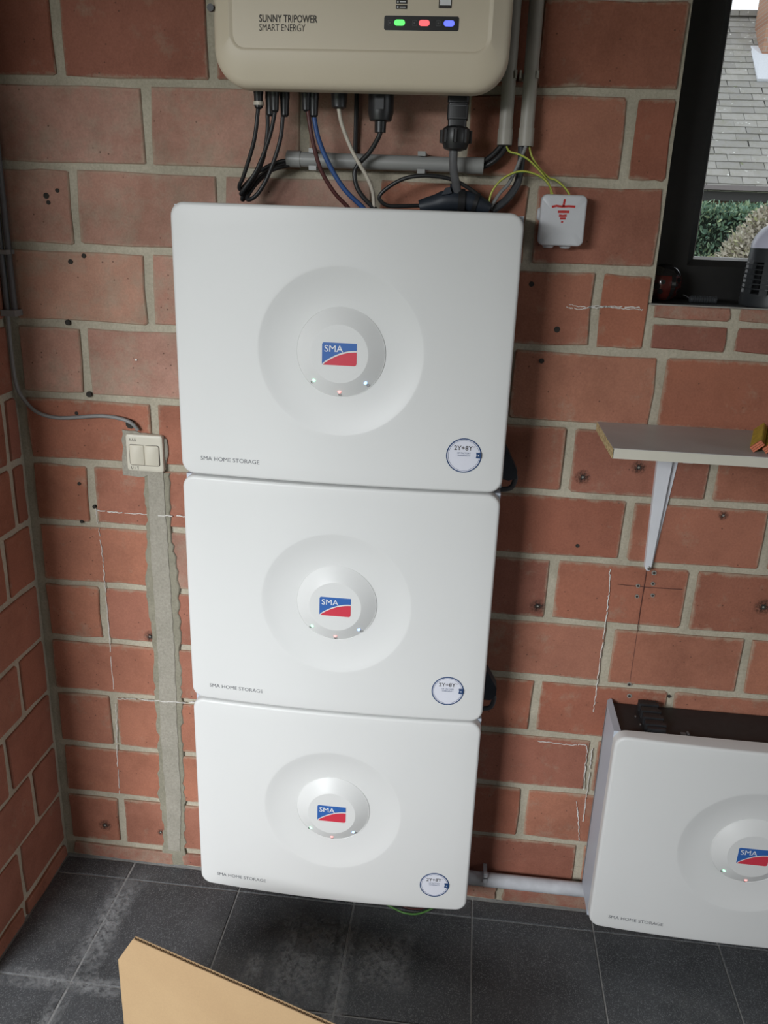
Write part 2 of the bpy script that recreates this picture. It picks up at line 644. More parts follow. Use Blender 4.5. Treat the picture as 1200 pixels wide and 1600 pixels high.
# ---------------------------------------------------------------- room shell
BEDS = [2.344, 2.198, 2.052, 1.906, 1.7615, 1.6171, 1.4706, 1.3240, 1.1793, 1.0372, .8990, .7564, .6169, .4779, .3338, .1919, .0495]
XL = -.698            # brick face of the left wall
LWE = .40             # length of the left wall
DX1, DZ = -.62, 2.06    # right jamb and lintel of the garage door opening, set to shade the wall
WX0, WX1, WZ0, WZ1 = .5455, 1.66, 1.4155, 2.198     # window opening

mb = MB()
mb.box(-1.0, WX0 + .006, .005, .30, 0, 2.5)
mb.box(WX0 + .006, WX1 - .006, .005, .30, 0, WZ0 - .004)
mb.box(WX0 + .006, WX1 - .006, .005, .30, WZ1 + .004, 2.5)
mb.box(WX1 - .006, 3.2, .005, .30, 0, 2.5)
wall_back = solo('wall_back', mb, M['mortar'], kind='structure')
mb = MB()
mb.box(-1.0, XL - .005, -LWE, .005, 0, 2.5)
wall_left = solo('wall_left', mb, M['mortar'], kind='structure')
mb = MB()
mb.box(3.0, 3.2, -1.1, .005, 0, 2.5)
mb.box(3.0, 3.2, -2.6, -1.1, 0, .95)
mb.box(3.0, 3.2, -2.6, -1.1, 1.9, 2.5)  # opening added in this wall to let the fill lamp in
solo('wall_right', mb, M['plaster'], kind='structure')
mb = MB()
mb.box(-3.4, -3.2, -2.6, -LWE, 0, 2.5)
mb.box(-3.2, -1.0, -LWE, -LWE + .15, 0, 2.5)
solo('wall_side', mb, M['plaster'], kind='structure')
mb = MB()
mb.box(DX1, 3.2, -2.75, -2.6, 0, 2.5)
mb.box(-3.4, -3.0, -2.75, -2.6, 0, 2.5)
mb.box(-3.0, DX1, -2.75, -2.6, DZ, 2.5)
solo('wall_front', mb, M['plaster'], kind='structure')
mb = MB()
mb.box(-3.4, 3.2, -2.75, .30, 2.5, 2.6)
solo('ceiling', mb, M['dark_ceiling'], kind='structure')
mb = MB()
mb.box(-3.4, 3.2, -2.75, .30, -.12, -.002)
floor = solo('floor', mb, M['grout'], kind='structure')


def jit(a):
    return random.uniform(-a, a)


def brick(parent, u0, u1, z0, z1, side='back', depth=.016, mat='brick', rough=.0021, proud=0.0):
    c = min(.0032, (z1 - z0) * .2, (u1 - u0) * .2)
    um, zm = (u0 + u1) / 2, (z0 + z1) / 2
    w3 = (u1 - u0) / 3
    o = [(u0 + c, z0), (u0 + w3 + jit(.15) * w3, z0), (u1 - w3 + jit(.15) * w3, z0), (u1 - c, z0), (u1, z0 + c), (u1, zm), (u1, z1 - c), (u1 - c, z1),
         (u1 - w3 + jit(.15) * w3, z1), (u0 + w3 + jit(.15) * w3, z1), (u0 + c, z1), (u0, z1 - c), (u0, zm), (u0, z0 + c)]
    o = [(a + jit(rough), b + jit(rough)) for a, b in o]
    d = jit(.0012) - proud
    ch = .0022
    ins = [(a + (um - a) / max(.001, abs(um - a)) * ch * (abs(um - a) > .02), b + (zm - b) / max(.001, abs(zm - b)) * ch) for a, b in o]
    mp = (lambda a, y, z: (a, y, z)) if side == 'back' else (lambda a, y, z: (XL - y, -a, z))
    b = MB()
    b.rings([[mp(p, d, q) for p, q in ins], [mp(p, d + ch, q) for p, q in o], [mp(p, depth, q) for p, q in o]])
    return part('brick', b, M[mat], parent)


HB, HJ = .0072, .0088
rows_a = [-.404, -.110, .172, .452, .708, .995, 1.28, 1.57, 1.86, 2.15, 2.44, 2.73]    # odd courses
rows_b = [-.549, -.262, .020, .300, .560, .841, 1.13, 1.42, 1.71, 2.00, 2.29, 2.58]    # even courses
special = {4: [-.549, -.264, .020, .300], 5: [-.390, -.098, .188, .474], 6: [-.543, -.255, .035, .318], 7: [-.404, -.110, .172, .452],
           8: [-.547, -.262, .02, .302, .5855, .865], 9: [-.4085, -.118, .16, .4315, .7105], 10: [-.5565, -.27, .012, .29, .564, .839],
           11: [-.41, -.12, .15, .428, .707], 12: [-.5525, -.27, .012, .285, .5585, .841], 13: [-.42, -.13, .145, .420, .704],
           14: [-.5475, -.265, .012, .285, .556, .835], 15: [-.43, -.14, .14, .4185, .70], 16: [-.55, -.27, .01, .285, .560, .84]}
for i in range(len(BEDS)):
    zt = (2.49 if i == 0 else BEDS[i - 1] - HB)
    zb = BEDS[i] + HB
    js = rows_a if i % 2 else rows_b
    if i in special:
        js = special[i] + [j for j in js if j > special[i][-1] + .2]
    es = [-.682 - HJ] + js + [2.99]
    if not (i <= 7 and zb < WZ1):      # full course
        pieces = [(a + HJ, b - HJ) for a, b in zip(es, es[1:])]
    else:                              # course broken by the window
        pieces = []
        for a, b in zip(es, es[1:]):
            a, b = a + HJ, b - HJ
            if a < WX0:
                pieces.append((a, min(b, WX0)))
            if b > WX1:
                pieces.append((max(a, WX1), b))
    for a, b in pieces:
        if b - a < .02 or a > 2.3:
            continue
        if i == 0 or zt > 2.42:
            if a > 1.2:
                continue
        d = .12 if (abs(b - WX0) < .002 or abs(a - WX1) < .002) else .016
        mt = 'brick'
        if (5 <= i <= 8 and b < -.05) or (i in (5, 6) and b < .3):
            mt = 'brick_dusty'
        elif i >= 9 and b < -.05:
            mt = 'brick_mid' if random.random() < .8 else 'brick_dusty'
        elif i >= 10 and a > .3 and random.random() < .5:
            mt = 'brick_mid'
        brick(wall_back, a, b, zb, zt, depth=d, mat=mt)
# the two thin cut courses under the window sill
for a, b in ((.559, .694), (.712, .846), (.864, 1.0), (1.018, 1.152), (1.17, 1.304), (1.322, 1.456), (1.474, 1.60)):
    brick(wall_back, a, b, 1.3335, 1.3775)
    brick(wall_back, a, b, 1.3885, 1.4135, mat='brick_old', rough=.002)
# the sawn off lowest course above the floor
for a, b in ((-.68, -.425), (-.40, -.13), (-.115, .16), (.175, .376), (.392, .66), (.675, .96), (.975, 1.26), (1.275, 1.56), (1.575, 1.86)):
    brick(wall_back, a, b, .005, .041, mat='brick_old', rough=.003, proud=.002)
# left wall, courses alternate
for i in range(len(BEDS)):
    zt = (2.49 if i == 0 else BEDS[i - 1] - HB)
    zb = BEDS[i] + HB
    js = [0, .117, LWE] if i % 2 else [0, .2, LWE]
    if i in (9, 10):
        js = [0, .055, LWE]
    for a, b in zip(js, js[1:]):
        brick(wall_left, a + (.012 if a == 0 else HJ), b - HJ if b < LWE else b, zb, zt, side='left', mat='brick_side')
for a, b in ((.012, .2), (.218, LWE)):
    brick(wall_left, a, b, .005, .041, side='left', mat='brick_side', rough=.003, proud=.002)


def ragged(name, mid, parent, y, mat, amp, n=4):
    """flat cement patch with a torn outline, standing a little proud of the bricks"""
    out = []
    for (a, b) in zip(mid, mid[1:] + mid[:1]):
        L = math.hypot(b[0] - a[0], b[1] - a[1])
        k = max(1, int(L / n))
        for i in range(k):
            t = i / k
            out.append((a[0] + (b[0] - a[0]) * t + jit(amp), a[1] + (b[1] - a[1]) * t + jit(amp)))
    b = MB()
    cx = sum(p[0] for p in out) / len(out)
    ins = [(p[0] + (cx - p[0]) * .06, p[1]) for p in out]
    b.rings([[(x, y, z) for x, z in ins], [(x, y + .0018, z) for x, z in out], [(x, .008, z) for x, z in out]])
    return part(name, b, mat, parent)


# cable chase filled with cement below the switch, and the patch round the switch
M['cement2'] = mortar_mat('cement_rough', (.25, .235, .18), (.36, .335, .26))
ragged('cement_fill', [(-.455, .006), (-.445, .10), (-.452, .21), (-.443, .38), (-.446, .46), (-.440, .60), (-.450, .74), (-.444, .83), (-.438, .92), (-.440, 1.03),
                       (-.380, 1.03), (-.384, .9), (-.374, .78), (-.378, .62), (-.380, .5), (-.384, .36), (-.386, .2), (-.392, .006)], wall_back, -.0024, M['cement2'], .0035, .012)
ragged('cement_fill', [(-.436, .05), (-.433, .20), (-.437, .38), (-.431, .60), (-.433, .83), (-.428, 1.03), (-.394, 1.03), (-.392, .83), (-.390, .60), (-.394, .38), (-.394, .2), (-.405, .05)],
       wall_back, -.0040, M['cement'], .0012, .012)
ragged('cement_patch', [(-.482, 1.020), (-.477, 1.117), (-.400, 1.109), (-.386, 1.100), (-.381, 1.068), (-.390, 1.030), (-.45, 1.016)], wall_back, -.0046, M['cement'], .0022, .012)


# drill holes, wall plugs and soot marks
def blot(x, z, r, y=-.0014):
    out = []
    for k in range(22):
        a = 2 * PI * k / 22
        rr = r * random.uniform(.55, 1.2)
        out.append((x + rr * math.cos(a), z + rr * math.sin(a)))
    return MB().prism(out, y, .003)


for x, z, r in ((.464, 1.076, .012), (.569, 1.103, .011), (.744, 1.016, .008), (.854, .826, .014), (.403, .789, .013), (-.447, .640, .011), (-.594, .103, .013), (-.452, .1, .007)):
    q = r * 1.45
    h = part('soot_mark', MB().rings([[(x - q, y, z - q), (x + q, y, z - q), (x + q, y, z + q), (x - q, y, z + q)] for y in (-.0016, -.0012)]), M['soot_film'], wall_back)
    part('drill_hole', blot(x, z, r * .42, -.0019), M['hole'], h)
    part('wall_plug', MB().prism([(x + .0022 * math.cos(R(60 * k)), z + .0022 * math.sin(R(60 * k))) for k in range(6)], -.0024, .002), M['plug'], h)
for x, z, r in ((.601, .852, .0042), (.630, .859, .0042), (.602, .828, .0042), (.633, .833, .0042), (.629, .883, .005), (.613, .622, .0052), (.617, .594, .0052)):
    h = part('wall_plug', MB().lathe([(r, .003), (r, -.0016), (r * .6, -.0016)], (x, 0, z), 'Y', 10), M['plug'], wall_back)
    part('plug_bore', MB().lathe([(r * .58, .0), (r * .58, -.0022)], (x, 0, z), 'Y', 8), M['hole'], h)
for x, z, r in ((-.596, 1.564, .0055), (-.573, 1.574, .004), (-.593, 1.552, .004), (-.559, 1.445, .0048), (-.531, 1.457, .0045), (-.576, 1.328, .0055), (-.544, 1.185, .006), (-.574, 1.144, .004),
                (-.553, .941, .004), (-.584, .905, .004), (-.582, .991, .004), (.700, .60, .003), (.47, .93, .004), (.385, 1.36, .006), (.33, 1.44, .005), (.362, 1.30, .005), (-.46, 1.128, .010)):
    part('drill_hole', MB().lathe([(r, .003), (r, -.0012)], (x, 0, z), 'Y', 9), M['hole'], wall_back)
part('drill_hole', MB().lathe([(.0022, .003), (.0022, -.0012)], (-.439, 0, 1.261), 'Y', 8), M['chalk'], wall_back)

# floor tiles
tx = [-.698] + [-.524 + .2815 * k for k in range(11)]
ty = [-.004] + [-.0600 - .2935 * k for k in range(9)]
G = .0018
for i in range(len(tx) - 1):
    for j in range(len(ty) - 1):
        x0, x1, y1, y0 = tx[i] + G, tx[i + 1] - G, ty[j] - G, ty[j + 1] + G
        if y0 < -2.6:
            continue
        if i in (1, 3):
            x0 += .0012
        h = .0 + jit(.0003)
        b = MB()
        e = .0012
        b.rings([[(x0, y0, -.01), (x1, y0, -.01), (x1, y1, -.01), (x0, y1, -.01)], [(x0, y0, h - e), (x1, y0, h - e), (x1, y1, h - e), (x0, y1, h - e)],
                 [(x0 + e, y0 + e, h), (x1 - e, y0 + e, h), (x1 - e, y1 - e, h), (x0 + e, y1 - e, h)]])
        part('tile', b, M['tile'], floor)

# dried grout film beside the joints and smears on the tiles
for x0, x1, y0, y1 in ((-.555, -.470, -.36, -.02), (-.548, -.500, -.75, -.36), (-.70, -.36, -.385, -.330), (.012, .066, -.50, -.06), (-.075, .035, -.215, -.125), (-.175, -.125, -.31, -.22), (-.13, .02, -.36, -.09), (.052, .20, -.30, -.12)):
    b = MB()
    b.rings([[(x0, y0, z), (x1, y0, z), (x1, y1, z), (x0, y1, z)] for z in (.0004, .0007)])
    part('grout_film', b, M['grout_film'], floor)

# ---------------------------------------------------------------- window
FY0, FY1 = .125, .185
win = solo('window_1', MB().box(WX0 - .004, WX1 + .004, FY0 + .02, FY1, WZ0 - .004, WZ0 + .03), M['frame'], kind='structure')
GX0, GX1, GZ0, GZ1 = .6475, 1.56, 1.4975, 2.11
out = [(WX0 - .004, WZ0 - .004), (WX1 + .004, WZ0 - .004), (WX1 + .004, WZ1 + .004), (WX0 - .004, WZ1 + .004)]
inn = [(GX0 - .003, GZ0 - .006), (GX1, GZ0 - .006), (GX1, GZ1), (GX0 - .003, GZ1)]
b = MB()
lv = []
for o_, y in ((inn, FY1), (out, FY1), (out, FY0), ([(x + (.008 if x < 1 else -.008), z + (.008 if z < 1.8 else -.008)) for x, z in out], FY0 - .002), ([(x - (.012 if x < 1 else -.012), z - (.012 if z < 1.8 else -.012)) for x, z in inn], FY0 - .002), (inn, FY0 + .008), (inn, FY1)):
    lv.append([(x, y, z) for x, z in o_])
b.rings(lv, False, False)
part('window_frame', b, M['frame'], win)
b = MB()
b.box(GX0 - .003, GX0 - .0008, FY0 + .012, FY1 - .02, GZ0 - .006, GZ1)
b.box(GX0 - .003, GX1, FY0 + .008, FY1 - .02, GZ0 - .006, GZ0 - .001)
part('glazing_bead', b, M['bead'], win)
part('glass_pane', MB().box(GX0 - .001, GX1, .157, .161, GZ0 - .002, GZ1), M['glass'], win)
b = MB()
b.box(WX0 + .001, WX1 - .001, -.001, FY0 + .02, WZ0 - .003, WZ0 + .0)
sill = part('sill_board', b, M['frame'], win)
b = MB().box(WX0 + .001, WX1 - .001, -.0025, -.001, WZ0 - .003, WZ0 - .0006)
part('sill_edge', b, M['plug'], sill)
SZ = WZ0

# ---------------------------------------------------------------- outdoors
mb = MB()
mb.box(-8, 16, .31, 30, -.35, -.15)
mb.box(-9, 9, -14, -2.76, -.35, -.06)
solo('garden_ground', mb, M['ground'], kind='structure')

house = thing('house', 'neighbouring house with a grey slate roof seen through the window', 'house', (4.2, 10.0, -.15))
HX0, HX1, HY = -6.1, 3.2, 0.0          # in the frame of the house
part('house_wall', MB().box(HX0 + .2, HX1 - .2, .35, 6.2, 0, 2.30), M['house_brick'], house)
EZ, RZ, RY = 2.215, 4.75, 2.86
sl = math.atan2(RZ - EZ, RY)
roof = part('roof_deck', MB().rings([[(HX0, 0, EZ - .02), (HX0, RY, RZ - .02), (HX0, 2 * RY, EZ - .02)], [(HX1, 0, EZ - .02), (HX1, RY, RZ - .02), (HX1, 2 * RY, EZ - .02)]]), M['fascia'], house)
part('gutter', MB().box(HX0, HX1, -.10, .0, 2.215, 2.27), M['gutter'], house)
part('fascia_board', MB().box(HX0, HX1, -.02, .36, 2.09, 2.20), M['fascia'], house)
nrow = 27
Lr = math.hypot(RY, RZ - EZ)
step = Lr / nrow
tw = .30
sme = []
for k in range(4):
    b = MB()
    d = [jit(.004) for _ in range(4)]
    b.rings([[(-tw / 2 + .003, -.0 + d[0], .004), (tw / 2 - .003, 0 + d[1], .004), (tw / 2 - .003, step * 1.25, .0), (-tw / 2 + .003, step * 1.25, .0)],
             [(-tw / 2 + .003, -.0 + d[0], .018), (tw / 2 - .003, 0 + d[1], .018), (tw / 2 - .003, step * 1.25, .004), (-tw / 2 + .003, step * 1.25, .004)]])
    sme.append(mesh('slate', b, M['slate']))
ro = Vector(roof['_o'])
rest = MB()
for j in range(nrow):
    n = int((HX1 - HX0) / tw)
    for i in range(n + 1):
        x = HX0 + tw * (i + (.5 if j % 2 else 0)) + .0
        if x > HX1 - .1 or x < HX0 + .14:
            continue
        s0 = j * step - .03
        p = Vector((x + jit(.006), s0 * math.cos(sl), EZ + s0 * math.sin(sl)))
        rot = Matrix.Rotation(sl, 4, 'X') @ Matrix.Rotation(jit(.012), 4, 'Z')
        if -1.75 < x < 1.2:
            o = link('slate', random.choice(sme), roof, p - ro)
            o.rotation_euler = rot.to_euler()
        else:
            me = random.choice(sme)
            mm = Matrix.Translation(p) @ rot
            rest.add([mm @ v.co for v in me.vertices], [tuple(q.vertices) for q in me.polygons])
tag(part('slates', rest, M['slate'], house), kind='stuff')
b = MB()
for k in range(31):
    x = HX0 + .3 * k
    b.box(x + .004, x + .296, RY - .10, RY + .10, RZ - .02 + jit(.006), RZ + .05)
part('ridge_tiles', b, M['slate'], house)
ck = part('stand_in_chimney', MB().box(-.19, .45, 2.02, 2.6, 3.9, 5.6), M['house_brick'], house)  # added chimney and pale flashing stand in for an orange and white patch
part('stand_in_flashing', MB().rings([[(-.30, 1.66, 3.70), (.56, 1.66, 3.70), (.56, 2.3, 4.26), (-.30, 2.3, 4.26)], [(-.30, 1.64, 3.73), (.56, 1.64, 3.73), (.50, 2.01, 4.10), (-.22, 2.01, 4.10)]]), M['stand_in'], ck)


def foliage(n, surf, size, seed):
    rd = random.Random(seed)
    b = MB()
    for _ in range(n):
        p, nn = surf(rd)
        d = Vector((rd.gauss(0, 1), rd.gauss(0, 1), rd.gauss(.5, 1)))
        d = (d + nn * .9).normalized()
        s = d.cross(Vector((rd.gauss(0, 1), rd.gauss(0, 1), rd.gauss(0, 1)))).normalized()
        L = size * rd.uniform(.6, 1.5)
        wd = L * rd.uniform(.16, .3)
        b.add([p, p + d * L * .5 + s * wd, p + d * L, p + d * L * .5 - s * wd], [(0, 1, 2, 3)])
    return b


def hedge_surf(rd):
    x = rd.uniform(-4.6, 2.2)
    if rd.random() < .72:
        return Vector((x, -.02 + .09 * rd.random(), rd.uniform(.6, 1.9))), Vector((0, -1, .3))
    return Vector((x, rd.uniform(0, .6), 1.86 + rd.uniform(-.06, .03))), Vector((0, -.3, 1))


hd = thing('hedge', 'clipped green conifer hedge in front of the neighbouring house', 'hedge', (3.1, 5.0, -.15))
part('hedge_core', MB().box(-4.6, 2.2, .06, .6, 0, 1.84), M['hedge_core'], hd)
tag(part('foliage', foliage(50000, hedge_surf, .036, 3), M['hedge'], hd, fix=False), kind='stuff')


def lump(a, e):
    return 1 + .05 * math.sin(5 * a + 1) * math.cos(4 * e) + .035 * math.sin(11 * a + 3 * e)


def shrub_surf(rd):
    a, e = rd.uniform(0, 2 * PI), math.asin(rd.uniform(-.15, 1))
    k = lump(a, e) * rd.uniform(.93, 1.03)
    n = Vector((math.cos(a) * math.cos(e), math.sin(a) * math.cos(e), math.sin(e)))
    return Vector((.82 * n.x * k, .62 * n.y * k, 1.02 + .94 * n.z * k)), n


sh = thing('shrub', 'rounded dry beige shrub in front of the green hedge', 'shrub', (2.44, 4.0, -.15))
b = MB()
b.lathe([(.02, 0), (.05, .02), (.62, .55), (.74, .95), (.68, 1.4), (.45, 1.78), (.12, 1.9)], n=20)
b.v = [(x, y * .74, z) for x, y, z in b.v]
part('shrub_core', b, M['shrub_core'], sh, smooth=60)
tag(part('foliage', foliage(42000, shrub_surf, .030, 5), M['shrub'], sh, fix=False), kind='stuff')


# ---------------------------------------------------------------- battery units
UW, UH = .300, .4813
SAG = .0132
CZ = UH / 2


def face_y(x, z=CZ):
    return -.153 - SAG * (1 - min(1, (x / UW) ** 2))


def dish(r):
    return 0 if r > .1465 else .0105 * (1 - ((r - .078) / .0685) ** 2)


def front_cover_mb():
    out = rrect(UW, CZ, .024, 7, 0, CZ, sub=26)
    n = len(out)
    ang = [math.atan2(z - CZ, x) for x, z in out]
    rings = []
    for r in (.070, .078, .09, .102, .114, .126, .137, .1455, .1475, .151):
        rings.append([(r * math.cos(a), face_y(r * math.cos(a)) + dish(r), CZ + r * math.sin(a)) for a in ang])
    inn = rrect(UW - .006, CZ - .006, .020, 7, 0, CZ, sub=26)
    circ = [(.151 * math.cos(a), CZ + .151 * math.sin(a)) for a in ang]
    for t in (.25, .5, .75, 1):
        rings.append([(c[0] + (i[0] - c[0]) * t, face_y(c[0] + (i[0] - c[0]) * t), c[1] + (i[1] - c[1]) * t) for c, i in zip(circ, inn)])
    for k in range(1, 6):
        a = R(90 * k / 5)
        e = .006 * (1 - math.sin(a))
        rr = rrect(UW - e, CZ - e, .024 - e, 7, 0, CZ, sub=26)
        rings.append([(x, face_y(x) + .006 * (1 - math.cos(a)), z) for x, z in rr])
    rings.append([(x, -.128, z) for x, z in out])
    inb = rrect(UW - .004, CZ - .004, .020, 7, 0, CZ, sub=26)
    rings.append([(x, -.128, z) for x, z in inb])
    rings.append([(x, -.140, z) for x, z in inb])
    return MB().rings(rings, True, True)


DY = face_y(0) + .0105        # floor of the dish
DH = .0165


def dial_y(r):
    """front of the raised dial"""
    return DY - DH * min(1, max(0, (.079 - r) / (.079 - .0515)))


def swoosh(x):
    t = (x + .031) / .062
    return CZ - .0185 + .0245 * (1 - (1 - t) ** 2.0)


def make_unit(comb=False):
    t = thing('battery_unit', 'x', 'battery')
    part('front_cover', front_cover_mb(), M['white_shell'], t, smooth=35)
    b = MB()
    prof = [(.0795, DY + .004), (.079, DY - .001)]
    for k in range(0, 9):
        rr = .0785 - (.0785 - .0515) * k / 8
        prof.append((rr, dial_y(rr) - .0005 * math.sin(PI * k / 8)))
    prof += [(.0505, DY - DH - .0004), (.030, DY - DH - .0006), (.002, DY - DH - .0006)]
    b.lathe(prof, (0, 0, CZ), 'Y', 72)
    d = part('dial', b, M['white_shell'], t, smooth=20)
    yl = DY - DH - .0006
    lg = lambda x, z: yl - .0002
    # logo: blue field above, red field below a white sweep
    n = 14
    xs = [-.0305 + .061 * k / n for k in range(n + 1)]
    top = [(.0305, CZ + .0195), (-.0275, CZ + .0195), (-.0295, CZ + .0185), (-.0305, CZ + .0165)]
    part('logo_field', MB().prism([(x, swoosh(x) + (.0012 if x > -.03 else .0)) for x in xs] + top, yl - .0005, yl + .001), M['blue'], d)
    lo = [(-.0285, CZ - .0195), (.0270, CZ - .0195), (.0295, CZ - .0183), (.0305, CZ - .0155)]
    part('logo_field', MB().prism(lo + [(x, swoosh(x) - .0016) for x in reversed(xs[1:])], yl - .0005, yl + .001), M['red'], d)
    part('logo_lettering', text_mb('SMA', -.0262, .0065, CZ + .0035, CZ + .0150, lambda x, z: yl - .0005, .0), M['print_white'], d, fix=False)
    for a, mt in ((-133, 'dot_g'), (-90, 'dot_r'), (-47, 'dot_b')):
        x, z = .0675 * math.cos(R(a)), CZ + .0675 * math.sin(R(a))
        y = dial_y(.0675)
        part('status_light', MB().lathe([(.0030, y + .003), (.0030, y - .0012), (.0016, y - .0024)], (x, 0, z), 'Y', 12), M[mt], d)
        x2, z2 = x * 1.09, CZ + (z - CZ) * 1.09
        y2 = dial_y(.0735)
        ring = MB()
        nn = 12
        ring.rings([[(x2 + r * math.cos(2 * PI * k / nn), yy, z2 + r * math.sin(2 * PI * k / nn)) for k in range(nn)] for r, yy in ((.0024, y2 + .002), (.0024, y2 - .0016), (.0017, y2 - .0016), (.0017, y2 + .002))], False, False)
        part('status_icon', ring, M['cable_lgrey'], d)
    part('product_lettering', text_mb('SMA HOME STORAGE', -.2610, -.1475, .0290, .0368, face_y, 0), M['ink'], t, fix=False)
    # warranty sticker
    sx, sz, sr = .2272, .0690, .0315
    fy = lambda x, z: face_y(x) - .0006
    nn = 48
    disc = MB()
    disc.rings([[(sx + r * math.cos(2 * PI * k / nn), face_y(sx + r * math.cos(2 * PI * k / nn)) - o, sz + r * math.sin(2 * PI * k / nn)) for k in range(nn)] for r, o in ((sr, -.002), (sr, .0004), (sr * .5, .0006))])
    stk = part('warranty_sticker', disc, M['sticker'], t)

    def annulus(r0_, r1_, o):
        a = MB()
        a.rings([[(sx + r * math.cos(2 * PI * k / nn), face_y(sx + r * math.cos(2 * PI * k / nn)) - oo, sz + r * math.sin(2 * PI * k / nn)) for k in range(nn)] for r, oo in ((r1_, -.001), (r1_, o), (r0_, o), (r0_, -.001))], False, False)
        return a
    part('sticker_ring', annulus(sr - .0016, sr + .0003, .0010), M['navy'], stk)
    part('sticker_ring', annulus(sr - .0037, sr - .0033, .0009), M['navy'], stk)
    part('sticker_lettering', text_mb('2Y+8Y', sx - .0182, sx + .0150, sz + .0098, sz + .0182, fy, .008), M['ink_dark'], stk, fix=False)
    part('sticker_lettering', text_mb('*', sx + .0165, sx + .0188, sz + .0155, sz + .0180, fy), M['ink_dark'], stk, fix=False)
    part('sticker_lettering', text_mb('OF FACTORY', sx - .0120, sx + .0120, sz + .0032, sz + .0061, fy), M['navy'], stk, fix=False)
    part('sticker_lettering', text_mb('WARRANTY', sx - .0115, sx + .0115, sz - .0014, sz + .0014, fy), M['navy'], stk, fix=False)
    for s in (-1, 1):
        fl = [(sx + s * (sr - .0005), sz - .0035), (sx + s * (sr - .0005), sz + .0065), (sx + s * (sr - .0098), sz + .0065), (sx + s * (sr - .0088), sz + .0015), (sx + s * (sr - .0098), sz - .0035)]
        yy = face_y(sx) - .0009
        f_ = part('sticker_flag', MB().prism(fl, yy - .0006, yy + .002), M['navy'], stk)
    for s in (-1, 1):
        star = []
        for k in range(10):
            rr = .0017 if k % 2 == 0 else .0008
            star.append((sx + s * (sr - .0052) + rr * math.sin(2 * PI * k / 10), sz + .0015 + rr * math.cos(2 * PI * k / 10)))
        yy = face_y(sx) - .0017
        part('sticker_star', MB().prism(star, yy, yy + .001), M['print_white'], stk)
    # body behind the cover
    core = part('housing', MB().box(-.284, .284, -.1385, -.006, .004, .468), M['black_core'], t)
    for s in (-1, 1):
        prof = [(s * .300, -.1275), (s * .2995, -.030), (s * .297, -.012), (s * .290, -.004), (s * .286, -.004), (s * .286, -.1275)]
        b = MB()
        b.rings([[(x, y, z) for x, y in prof] for z in (.003, UH - .004)])
        b.v += []
        sp = part('side_panel', b, M['side_grey'], t, smooth=40)
        g = MB().box(s * .3002 - .0006, s * .3002 + .0002, -.034, -.0325, .006, UH - .006)
        part('panel_seam', g, M['cable_grey'], sp)
    if comb:
        b = MB()
        for k in range(9):
            y = -.118 + .0125 * k
            b.box(-.232 - .002 * (k % 2), -.196 + .003 * (k % 2), y, y + .0085, .4675, .484 + .0025 * (k % 2))
        b.box(-.228, -.200, -.120, -.006, .4675, .480)
        part('terminal_strip', b, M['black_core'], t, label='black ribbed terminal strip on the open top')
        for x, y in ((-.243, -.052), (-.238, -.081), (-.206, -.10)):
            part('screw', MB().lathe([(.0022, .4675), (.0022, .4695), (.001, .470)], (x, y, 0), 'Z', 8), M['screw'], t)
        part('cable_tab', MB().box(-.165, -.155, -.118, -.110, .4675, .477).box(-.153, -.149, -.118, -.108, .4675, .479), M['cable_grey'], t)
    return t


def copy_tree(o, parent=None):
    c = o.copy()
    COL.objects.link(c)
    c.parent = parent
    for ch in list(o.children):
        copy_tree(ch, c)
    return c


PITCH = UH + .004
first = make_unit()
grp = 'white wall mounted battery units'
spots = [((0, 0, .108 + 2 * PITCH), 'topmost white battery unit of the stack of three, right below the cream inverter'),
         ((0, 0, .108 + PITCH), 'middle white battery unit of the stack of three'),
         ((0, 0, .108), 'lowest white battery unit of the stack of three, just above the dark floor')]
for i, (loc, lab) in enumerate(spots):
    u = first if i == 0 else copy_tree(first)
    u.location = loc
    tag(u, lab, 'battery', grp)
u = make_unit(True)
u.location = (.8665, 0, .108)
tag(u, 'separate white battery unit with dark open top, right of the stack under the shelf', 'battery', grp)

# ---------------------------------------------------------------- inverter
ICX, IB, IH = .0215, 1.7345, .56
inv = thing('inverter', 'cream wall inverter with three indicator lamps above the battery stack', 'inverter', (ICX, 0, IB))
b = MB()
lo = []
hz = IH / 2
for hx, h, r, y in ((.2335, hz, .055, -.128), (.2335, hz, .055, -.150), (.2325, hz - .001, .055, -.157), (.2285, hz - .005, .053, -.163), (.222, hz - .011, .049, -.1665),
                    (.2045, hz - .050, .024, -.1762), (.2015, hz - .053, .022, -.1759), (.199, hz - .055, .020, -.1745), (.1975, hz - .0565, .019, -.1745), (.10, .12, .02, -.1745)):
    lo.append([(x, y, z) for x, z in rrect(hx, h, r, 10, 0, hz)])
b.rings(lo, False, True)
for hx, h, r, y in ((.2335, hz, .055, -.128), (.2295, hz - .004, .051, -.128), (.2275, hz - .006, .05, -.15)):
    pass
b.rings([[(x, y, z) for x, z in rrect(hx, h, r, 10, 0, hz)] for hx, h, r, y in ((.2335, hz, .055, -.128), (.2295, hz - .004, .051, -.128), (.2285, hz - .005, .05, -.158))], False, True)
part('front_cover', b, M['cream'], inv, smooth=30)
b = MB()
b.rings([[(x, y, z) for x, z in rrect(.222, hz - .035, .04, 8, 0, hz + .01)] for y in (-.156, -.006)])
part('housing', b, M['black_plastic'], inv, smooth=40)
b = MB()
for s in (-1,):
    b.lathe([(.0055, -.1665), (.0055, -.160), (.003, -.160)], (-.2355, 0, .1115), 'Y', 12)
part('screw_notch', b, M['black_plastic'], inv)  # black disc, the dark of a screw notch put into its colour
fyi = lambda x, z: -.1747
part('brand_lettering', text_mb('SUNNY TRIPOWER', -.1555, -.0640, .0905, .1010, fyi, .012), M['ink_dark'], inv, fix=False)
